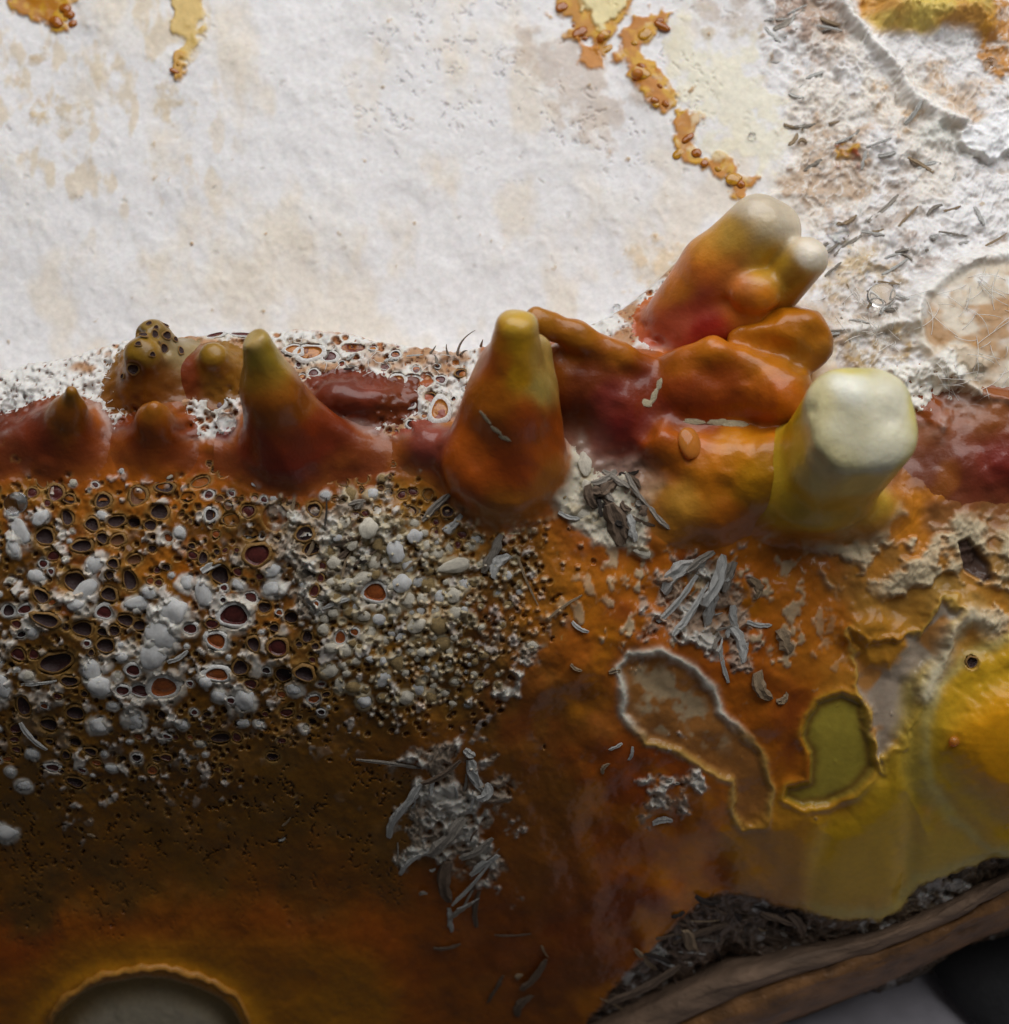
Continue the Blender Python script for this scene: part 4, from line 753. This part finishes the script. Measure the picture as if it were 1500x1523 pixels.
for i, (u, v, r) in enumerate([(213, 500, 6), (230, 497, 5), (247, 499, 6), (222, 482, 4), (199, 548, 8), (206, 512, 4), (243, 518, 6), (246, 485, 4), (260, 505, 4), (236, 510, 3), (226, 527, 4), (268, 522, 5), (183, 560, 4), (232, 487, 3)]):
    p, n = hit(u, v); k = (D - p[2]) / D / S
    link("pore", pcache[sorted(q for q in pcache if q[0] == 0 and q[1] in (0, 2))[i % 5]], block, mw=pose(p + np.array(n) * r * k * .5, n, .3, r * k, r * k, r * k * .6))
# fine white threads over the hairy flap and the froth (too many to count)
r4 = random.Random(9); HV, HF = [], []
for (P_, n_th, lo_, hi_) in [([(1360, 430), (1500, 400), (1560, 470), (1500, 610), (1400, 580)], 80, 15, 60), ([(0, 560), (160, 530), (340, 610), (300, 650), (60, 610)], 60, 8, 24), ([(420, 500), (700, 530), (660, 620), (560, 620)], 70, 8, 24), ([(1210, 440), (1340, 420), (1330, 520), (1240, 500)], 50, 10, 30)]:
    us_ = [q[0] for q in P_]; vs_ = [q[1] for q in P_]
    for _ in range(n_th):
        u, v = r4.uniform(min(us_), max(us_)), r4.uniform(min(vs_), max(vs_))
        if not inpoly(u, v, P_): continue
        t, l, bw, lf = r4.uniform(0, 6.28), r4.uniform(lo_, hi_), r4.uniform(-.5, .5), r4.uniform(.03, .12); b0 = len(HV); NS = 7
        for i in range(NS):
            q = i / (NS - 1); uu = u + l * (q - .5) * math.cos(t) - bw * l * q * (1 - q) * math.sin(t); vv = v + l * (q - .5) * math.sin(t) + bw * l * q * (1 - q) * math.cos(t)
            p = Vector(surf(uu, vv)) + Vector((0, 0, lf * math.sin(q * 3.14) + .01)); w = .0055
            for (dx, dy, dz) in ((-w * math.sin(t), -w * math.cos(t), 0), (w * math.sin(t), w * math.cos(t), 0), (0, 0, w)): HV.append(w3((p.x + dx, p.y + dy, p.z + dz)))
        for i in range(NS - 1):
            for j in range(3): HF.append((b0 + i * 3 + j, b0 + i * 3 + (j + 1) % 3, b0 + i * 3 + 3 + (j + 1) % 3, b0 + i * 3 + 3 + j))
link("mycelium_threads", pm("mycelium_threads", HV, HF, [mat("thread_white", (.80, .78, .74), .7, var=.1)]), block, kind="stuff")
def straw_mesh(var, m):
    r_ = random.Random(300 + var); seg = 7; vs, fs = [], []; b1, b2, tap = r_.uniform(-.5, .5), r_.uniform(-.3, .5), r_.uniform(0, .55)
    for i in range(seg + 1):
        t = i / seg; e = min(1, .62 + 2.2 * min(t, 1 - t)) * r_.uniform(.82, 1.08) * (1.15 - tap * t); yo = b1 * math.sin(t * 3.14) + r_.uniform(-.06, .06); zo = b2 * math.sin(t * 3.14)
        tw = r_.uniform(-.2, .2)
        for (y, z) in ((-.5, -.25), (-.25, .28), (0, .12), (.28, .3), (.5, -.2)):
            vs.append((t - .5, yo + e * (y * math.cos(tw) - z * math.sin(tw)) + r_.uniform(-.11, .11), zo + e * (z + y * math.sin(tw))))
    for i in range(seg):
        for j in range(5): j2 = (j + 1) % 5; fs.append((i * 5 + j, (i + 1) * 5 + j, (i + 1) * 5 + j2, i * 5 + j2))
    fs += [tuple(range(5)), tuple(range(seg * 5 + 4, seg * 5 - 1, -1))]
    me = pm("straw", vs, fs, [m]); me.polygons.foreach_set("use_smooth", np.zeros(len(fs), bool)); return me
scache = [[straw_mesh(v, m) for v in range(6)] for m in M_straw]
nstraw = 0
def stick(u0, v0, u1, v1, wpx, m, l0=.03, l1=.03):
    global nstraw
    p0, p1 = surf(u0, v0), surf(u1, v1)
    p0 = p0 + np.array((0, 0, l0)); p1 = p1 + np.array((0, 0, l1))
    d = Vector(p1 - p0); L_ = d.length
    if L_ < 1e-3 or L_ > 3.5: return
    x = d.normalized(); z = nrm(surf((u0 + u1) / 2, (v0 + v1) / 2)); y = z.cross(x).normalized(); z = x.cross(y); w = wpx / S
    m3 = Matrix((x * L_, y * w, z * w * .7)).transposed()
    link("straw_splinter", scache[m][nstraw % 6], block, mw=Matrix.Translation(w3((p0 + p1) / 2)) @ (RM @ m3).to_4x4()); nstraw += 1
for s in [(628, 775, 668, 735, 9, 0, .05, .1), (718, 852, 745, 795, 13, 0), (733, 860, 757, 825, 16, 2), (660, 790, 686, 765, 10, 2), (930, 705, 965, 755, 8, 0, .2, .15), (965, 755, 998, 788, 9, 0, .15, .08), (905, 750, 925, 810, 26, 1, .15, .05), (935, 765, 945, 805, 12, 2), (870, 740, 900, 735, 14, 1, .1, .1), (880, 720, 915, 700, 10, 0, .1, .15), (920, 705, 950, 700, 8, 3), (830, 762, 862, 772, 8, 2), (895, 735, 915, 715, 16, 1, .12, .12), (895, 700, 935, 725, 9, 0, .15, .15),
          (985, 880, 1040, 835, 22, 2, .05, .15), (978, 925, 1035, 855, 9, 2, .05, .1), (1000, 945, 1045, 875, 11, 2, .05, .12), (1045, 900, 1075, 825, 20, 2, .08, .12), (1075, 880, 1090, 835, 14, 0, .1, .1), (1050, 930, 1060, 870, 16, 2), (1085, 930, 1105, 985, 16, 2, .05, .05), (1070, 960, 1083, 1015, 7, 2), (1090, 900, 1100, 945, 12, 2), (1110, 925, 1147, 930, 8, 2), (1020, 850, 1060, 820, 10, 0, .12, .15), (1160, 935, 1175, 970, 20, 4), (1115, 860, 1125, 890, 15, 4), (1125, 1000, 1145, 1040, 18, 4), (1155, 1045, 1170, 1030, 12, 4),
          (300, 850, 378, 795, 13, 2), (530, 1128, 625, 1142, 6, 0, .12, .02), (585, 1220, 625, 1165, 14, 2, .05, .05), (578, 1245, 600, 1200, 12, 2), (628, 1165, 685, 1130, 9, 1, .1, .1), (700, 1130, 722, 1180, 18, 2), (712, 1190, 728, 1165, 18, 2), (705, 1125, 690, 1115, 12, 2), (640, 1270, 690, 1215, 22, 0, .08, .12), (595, 1300, 625, 1270, 9, 2), (665, 1280, 668, 1340, 20, 1, .1, .05), (672, 1345, 730, 1280, 7, 2, .1, .1), (685, 1275, 733, 1245, 14, 0, .12, .12), (700, 1300, 740, 1270, 12, 2, .1, .1), (668, 1350, 672, 1385, 9, 2), (708, 1378, 712, 1325, 9, 1), (645, 1410, 685, 1403, 7, 1), (1018, 1380, 1055, 1442, 20, 4, .2, .15), (905, 1485, 1010, 1432, 18, 1, .25, .2), (1000, 1400, 1080, 1372, 12, 1, .15, .1), (1130, 1355, 1190, 1372, 14, 1, .15, .15), (1170, 1355, 1192, 1395, 16, 1, .2, .1), (735, 1390, 790, 1388, 4, 1), (805, 1405, 815, 1423, 4, 4), (775, 1470, 812, 1425, 14, 1, .1, .1), (768, 1455, 775, 1448, 9, 4), (725, 1490, 748, 1450, 7, 1), (768, 1510, 790, 1480, 16, 1),
          (30, 1075, 70, 1115, 8, 2), (32, 1018, 85, 1012, 6, 2), (250, 985, 280, 968, 8, 2), (480, 905, 520, 890, 6, 2), (600, 850, 640, 815, 5, 4), (815, 920, 865, 885, 4, 4), (850, 925, 875, 940, 6, 2), (770, 830, 800, 900, 4, 4), (848, 988, 865, 998, 6, 4), (905, 1000, 922, 997, 8, 4), (905, 1115, 925, 1105, 6, 2), (895, 1150, 905, 1135, 7, 4), (935, 1130, 940, 1110, 5, 2), (420, 1228, 432, 1215, 4, 4), (415, 1250, 425, 1245, 4, 2), (130, 1240, 142, 1244, 5, 4),
          (990, 1160, 1010, 1165, 7, 0), (970, 1225, 1000, 1220, 12, 2), (1345, 185, 1370, 150, 7, 2), (1150, 45, 1195, 15, 14, 0), (1290, 330, 1335, 290, 8, 0), (1240, 380, 1280, 350, 6, 0), (1280, 345, 1315, 350, 5, 2), (1330, 375, 1380, 372, 5, 0)]:
    stick(*s)
def litter(P, n, lo, hi, wl, wh, ms, ang=None, lift=.08):
    us = [p[0] for p in P]; vs = [p[1] for p in P]; c = 0
    while c < n:
        u, v = rnd.uniform(min(us), max(us)), rnd.uniform(min(vs), max(vs))
        if not inpoly(u, v, P): continue
        t = rnd.uniform(0, 3.14) if ang is None else rnd.gauss(ang, .5); l = rnd.uniform(lo, hi) / 2
        stick(u - l * math.cos(t), v - l * math.sin(t), u + l * math.cos(t), v + l * math.sin(t), rnd.uniform(wl, wh), rnd.choice(ms), rnd.uniform(0, lift), rnd.uniform(0, lift)); c += 1
litter([(590, 1180), (720, 1120), (740, 1270), (690, 1360), (630, 1330), (590, 1270)], 22, 8, 42, 2, 9, [0, 0, 1, 2, 2, 2], -.9, .14)
litter([(865, 715), (960, 700), (970, 770), (930, 810), (880, 780)], 16, 15, 40, 4, 13, [0, 1, 1, 3], 1.0, .15)
litter([(985, 850), (1080, 820), (1095, 930), (1060, 980), (990, 930)], 12, 8, 36, 2, 7, [0, 2, 2, 2, 4], -.9, .1)
litter([(1140, 0), (1250, 0), (1260, 80), (1300, 150), (1480, 300), (1490, 370), (1340, 400), (1230, 380), (1180, 250)], 44, 12, 45, 3, 8, [0, 2, 2, 2, 4], -.2, .04)
litter([(1210, 400), (1340, 400), (1330, 480), (1230, 500)], 14, 12, 40, 3, 7, [0, 1, 2, 4], .3, .05)
litter([(410, 760), (560, 730), (560, 860), (450, 880)], 20, 15, 50, 3, 8, [1, 1, 3, 4, 0], -.6, .08)
litter([(1020, 1330), (1100, 1325), (1180, 1360), (1230, 1375), (1200, 1400), (1080, 1440), (980, 1480), (900, 1500), (960, 1420)], 30, 12, 50, 3, 11, [0, 1, 1, 3, 2, 4], .4, .10)
litter([(380, 500), (700, 525), (690, 560), (560, 600), (430, 540)], 12, 8, 25, 2, 5, [0, 2, 3], -.4, .1)

# resinous amber beads along the stain streaks of the mat
M_resin = mat("resin", (.33, .095, .004), .12, var=.35, vscale=3, coat=.2)
M_resin2 = mat("resin_pale", (.48, .23, .015), .14, var=.3, vscale=3, coat=.2)
r3 = random.Random(5)
for path, n, lo_, hi_ in [([(985, 35), (955, 38), (942, 70), (952, 105), (968, 140), (990, 165)], 16, 6, 12), ([(1020, 185), (1018, 225), (1050, 250), (1085, 268), (1105, 268)], 15, 5, 11), ([(840, 10), (860, 50), (885, 62), (910, 55), (890, 78)], 12, 5, 11), ([(60, 15), (95, 10), (98, 40)], 6, 8, 13), ([(275, 70), (274, 98)], 3, 4, 6)]:
    for _ in range(n * 2 // 3):
        q = r3.uniform(0, len(path) - 1.001); i = int(q); t = q - i
        u = path[i][0] * (1 - t) + path[i + 1][0] * t + r3.gauss(0, 8); v = path[i][1] * (1 - t) + path[i + 1][1] * t + r3.gauss(0, 5)
        p = surf(u, v); k = (D - p[2]) / D / S; n_ = nrm(p); r = r3.uniform(lo_, hi_) * k
        key = ('resin', r3.random() < .3)
        if key not in pcache: pcache[key] = pm("resin_bead", [w * (1 + .2 * mn.noise(w * 1.1 + Vector((3, 1, 8)))) for w in IV], IF, [M_resin2 if key[1] else M_resin])
        link("resin_bead", pcache[key], block, mw=pose(p, n_, r3.uniform(-1, 1), r * r3.uniform(.5, 1.5), r * r3.uniform(.5, 1.0), r * .42))
# thin curled hairs standing on the crest
FIB = []
def arc(u0, v0, u1, v1, bu, bv, h0, h1, n=9):
    return [P3((1 - t) ** 2 * u0 + 2 * t * (1 - t) * bu + t * t * u1, (1 - t) ** 2 * v0 + 2 * t * (1 - t) * bv + t * t * v1, h0 + (h1 - h0) * t) for t in [i / (n - 1) for i in range(n)]]
for q in [(680, 530, 707, 491, 680, 505, .15, .5), (668, 530, 664, 512, 662, 520, .15, .3), (685, 528, 695, 522, 690, 520, .15, .3), (640, 525, 648, 514, 645, 520, .1, .25), (715, 515, 718, 505, 716, 510, .1, .3)]: FIB.append(arc(*q))

# ------------------------------------------------------------------ pale rim of the cup, pane-like scraps
def tube(name, pts, radii, m, label=None, parent=block):
    n = len(pts); seg = 10; vs = []; pts = [np.array(p) for p in pts]
    for i in range(n):
        t = Vector(pts[min(i + 1, n - 1)] - pts[max(i - 1, 0)]).normalized(); x = t.cross(Vector((0, 0, 1))).normalized(); y = x.cross(t)
        for s in range(seg): a = 2 * math.pi * s / seg; vs.append(Vector(pts[i]) + (x * math.cos(a) + y * math.sin(a)) * radii[i])
    fs = [(i * seg + s, i * seg + (s + 1) % seg, (i + 1) * seg + (s + 1) % seg, (i + 1) * seg + s) for i in range(n - 1) for s in range(seg)]
    fs += [tuple(range(seg))[::-1], tuple(range((n - 1) * seg, n * seg))]
    return link(name, pm(name, [w3(v) for v in vs], fs, [m]), parent, label=label)
for q in FIB: tube('fibre', q, [.028 * (1 - .8 * i / (len(q) - 1)) for i in range(len(q))], M_straw[0])
M_cuprim = mat("cup_rim", (.60, .27, .04), .45, sss=.2, bump=.02, var=.25)
cr = []
for i in range(len(CUP) - 2):
    (x0, y0), (x1, y1) = CUP[i], CUP[i + 1]
    if i > 23: break
    for t in (0, .5): cr.append((x0 + (x1 - x0) * t, y0 + (y1 - y0) * t))
tube("cup_rim", [surf(u + 2.5 * math.sin(u * .11), v - 5 + 2 * math.sin(u * .23), Hraw) + np.array((0, 0, .0)) for u, v in cr], [(.085 + .012 * math.sin(i * .9)) * min(1, .3 + i * .12, .25 + (len(cr) - i) * .05) for i in range(len(cr))], M_cuprim, "thin pale orange rim of the cup")

# ------------------------------------------------------------------ droplets (lie on the block: things of their own)
def drop(u, v, rx, ry, m, label, lift=.5, hz=.9, on=None, group=None):
    p, n = hit(u, v); k = (D - p[2]) / D / S
    o = Vector((u, v, 0)); me = pm("droplet", [v_ * (1 + .05 * mn.noise(v_ * 1.2 + o)) for v_ in IV], IF, [m])
    link("droplet", me, None, label, "droplet", group, mw=pose(p + np.array(n) * rx * k * lift, n, .2, rx * k, ry * k, min(rx, ry) * k * hz))
drop(1305, 450, 22, 18, M_water, "large clear water droplet on the fibrous mat below the white-tipped antler", .95, .95)
drop(30, 748, 18, 16, M_water, "clear water droplet on the pitted crust at the far left", 1.1, .95)
drop(336, 632, 15, 14, M_water, "glistening droplet in the notch left of the slender antler")
drop(1246, 346, 17, 17, M_water, "clear round droplet just right of the blunt white tips", .1, .6)
drop(1417, 1101, 8, 8, M_amberdrop, "tiny amber bead on the yellow-orange bulge at lower right")
drop(1024, 660, 18, 25, M_amberdrop, "oval reddish drop on the orange lobe left of the ivory stub", .15, .5, 1.48)
drop(1118, 204, 6, 6, M_water, "tiny droplet on the yellowish mat above the rear antler")
drop(918, 460, 7, 6, M_water, "tiny droplet at the lip right of the tall antler")
drop(1470, 97, 11, 8, M_water, "small droplet on the brown patch at the upper right corner")
drop(1455, 548, 9, 12, M_water, "small droplet on the orange spot by the hairy flap")
drop(15, 602, 11, 9, M_water, "shiny droplet on the froth at the left edge")
drop(45, 590, 9, 8, M_water, "shiny droplet on the froth above the far-left cone")
drop(948, 113, 9, 8, M_amberdrop, "small amber droplet on the orange stain streak")
drop(893, 58, 6, 6, M_amberdrop, "tiny amber droplet under the yellow stain at the top")

# ------------------------------------------------------------------ ledge, ground and dark lump below
def sweep(name, rows, m, label=None, parent=None):
    """rows: list of profiles (lists of (u,v,h)); noise-roughened skin"""
    R_ = np.array([[P3(*p) for p in r] for r in rows]); n, k = R_.shape[:2]
    fi = np.linspace(0, n - 1, 120); fj = np.linspace(0, k - 1, 40)
    def cr_(Q, x, ax):
        i = np.clip(x.astype(int), 0, Q.shape[ax] - 2); t = x - i; g = lambda j: np.take(Q, np.clip(j, 0, Q.shape[ax] - 1), axis=ax)
        sh = [1, 1, 1]; sh[ax] = -1; t = t.reshape(sh); p0, p1, p2, p3 = g(i - 1), g(i), g(i + 1), g(i + 2)
        return .5 * (2 * p1 + (p2 - p0) * t + (2 * p0 - 5 * p1 + 4 * p2 - p3) * t ** 2 + (3 * p1 - p0 - 3 * p2 + p3) * t ** 3)
    G = cr_(cr_(R_, fi, 0), fj, 1)
    I, J = np.meshgrid(np.arange(120), np.arange(40), indexing='ij')
    G[..., 2] += .10 * fbm(I / 12., J / 6., 41, 4); G[..., 1] += .08 * fbm(I / 7., J / 5., 43, 4, .6)
    ii = np.arange(4800).reshape(120, 40); q = np.stack([ii[:-1, :-1], ii[1:, :-1], ii[1:, 1:], ii[:-1, 1:]], -1).reshape(-1, 4)
    return link(name, mesh_np(name, G.reshape(-1, 3), q, 4, [m]), parent, label=label)
ledge = link("ledge", None, label="brown fibrous ledge running under the yellow margin at lower right", cat="ledge")
us = [700, 850, 1000, 1150, 1300, 1420, 1500, 1650, 1800]
top = [1640, 1535, 1462, 1412, 1380, 1332, 1290, 1205, 1125]; midl = [1700, 1600, 1520, 1458, 1412, 1362, 1318, 1235, 1155]; bot = [1770, 1680, 1595, 1530, 1472, 1415, 1380, 1300, 1220]
lh = [float(front_f(np.array(float(u)), np.array(float(t)))) for u, t in zip(us, top)]
sweep("ledge_top", [[(u, t - 22, h - 1.0), (u, t + 2, h - .25), (u, (t + m) / 2, h + .12), (u, m, h + .05), (u, m + 6, h - .3)] for u, t, m, h in zip(us, top, midl, lh)], M_ledge, "grey-brown upper strip of the ledge", ledge)
sweep("ledge_side", [[(u, m - 4, h - .35), (u, m + 6, h - .1), (u, (m + b) / 2, h - .2), (u, b - 8, h - .9), (u, b - 2, h - 2.2)] for u, m, b, h in zip(us, midl, bot, lh)], M_ledge2, "rough orange-brown side of the ledge", ledge)
gz = -11.6
gs = 60
link("ground", pm("ground", [(2, -16, gz), (20, -16, gz), (20, 4, gz), (2, 4, gz)], [(0, 1, 2, 3)], [M_ground]), None, "grey stone ground below the block", None, None, "structure")
def ground_at(u, v):
    d = w3(((u - CX) / S, (CY - v) / S, -D)); c = NX * D; t = (gz - c.z) / d.z; return c + d * t
g = ground_at(1520, 1475)
link("dark_lump", pm("dark_lump", [Vector((v.x * 2.3, v.y * 1.5, v.z * .7)) * (1 + .18 * mn.noise(v * 1.1)) for v in IV], IF, [M_lump]), None, "black rounded object on the grey ground in the lower right corner", "stone", mw=Matrix.Translation(g + Vector((0, 0, .4))) @ Matrix.Rotation(-.6, 4, 'Z'))  # rounded black body built for an unidentified dark patch on the ground
print('straws', nstraw, len(pores), len(beads))
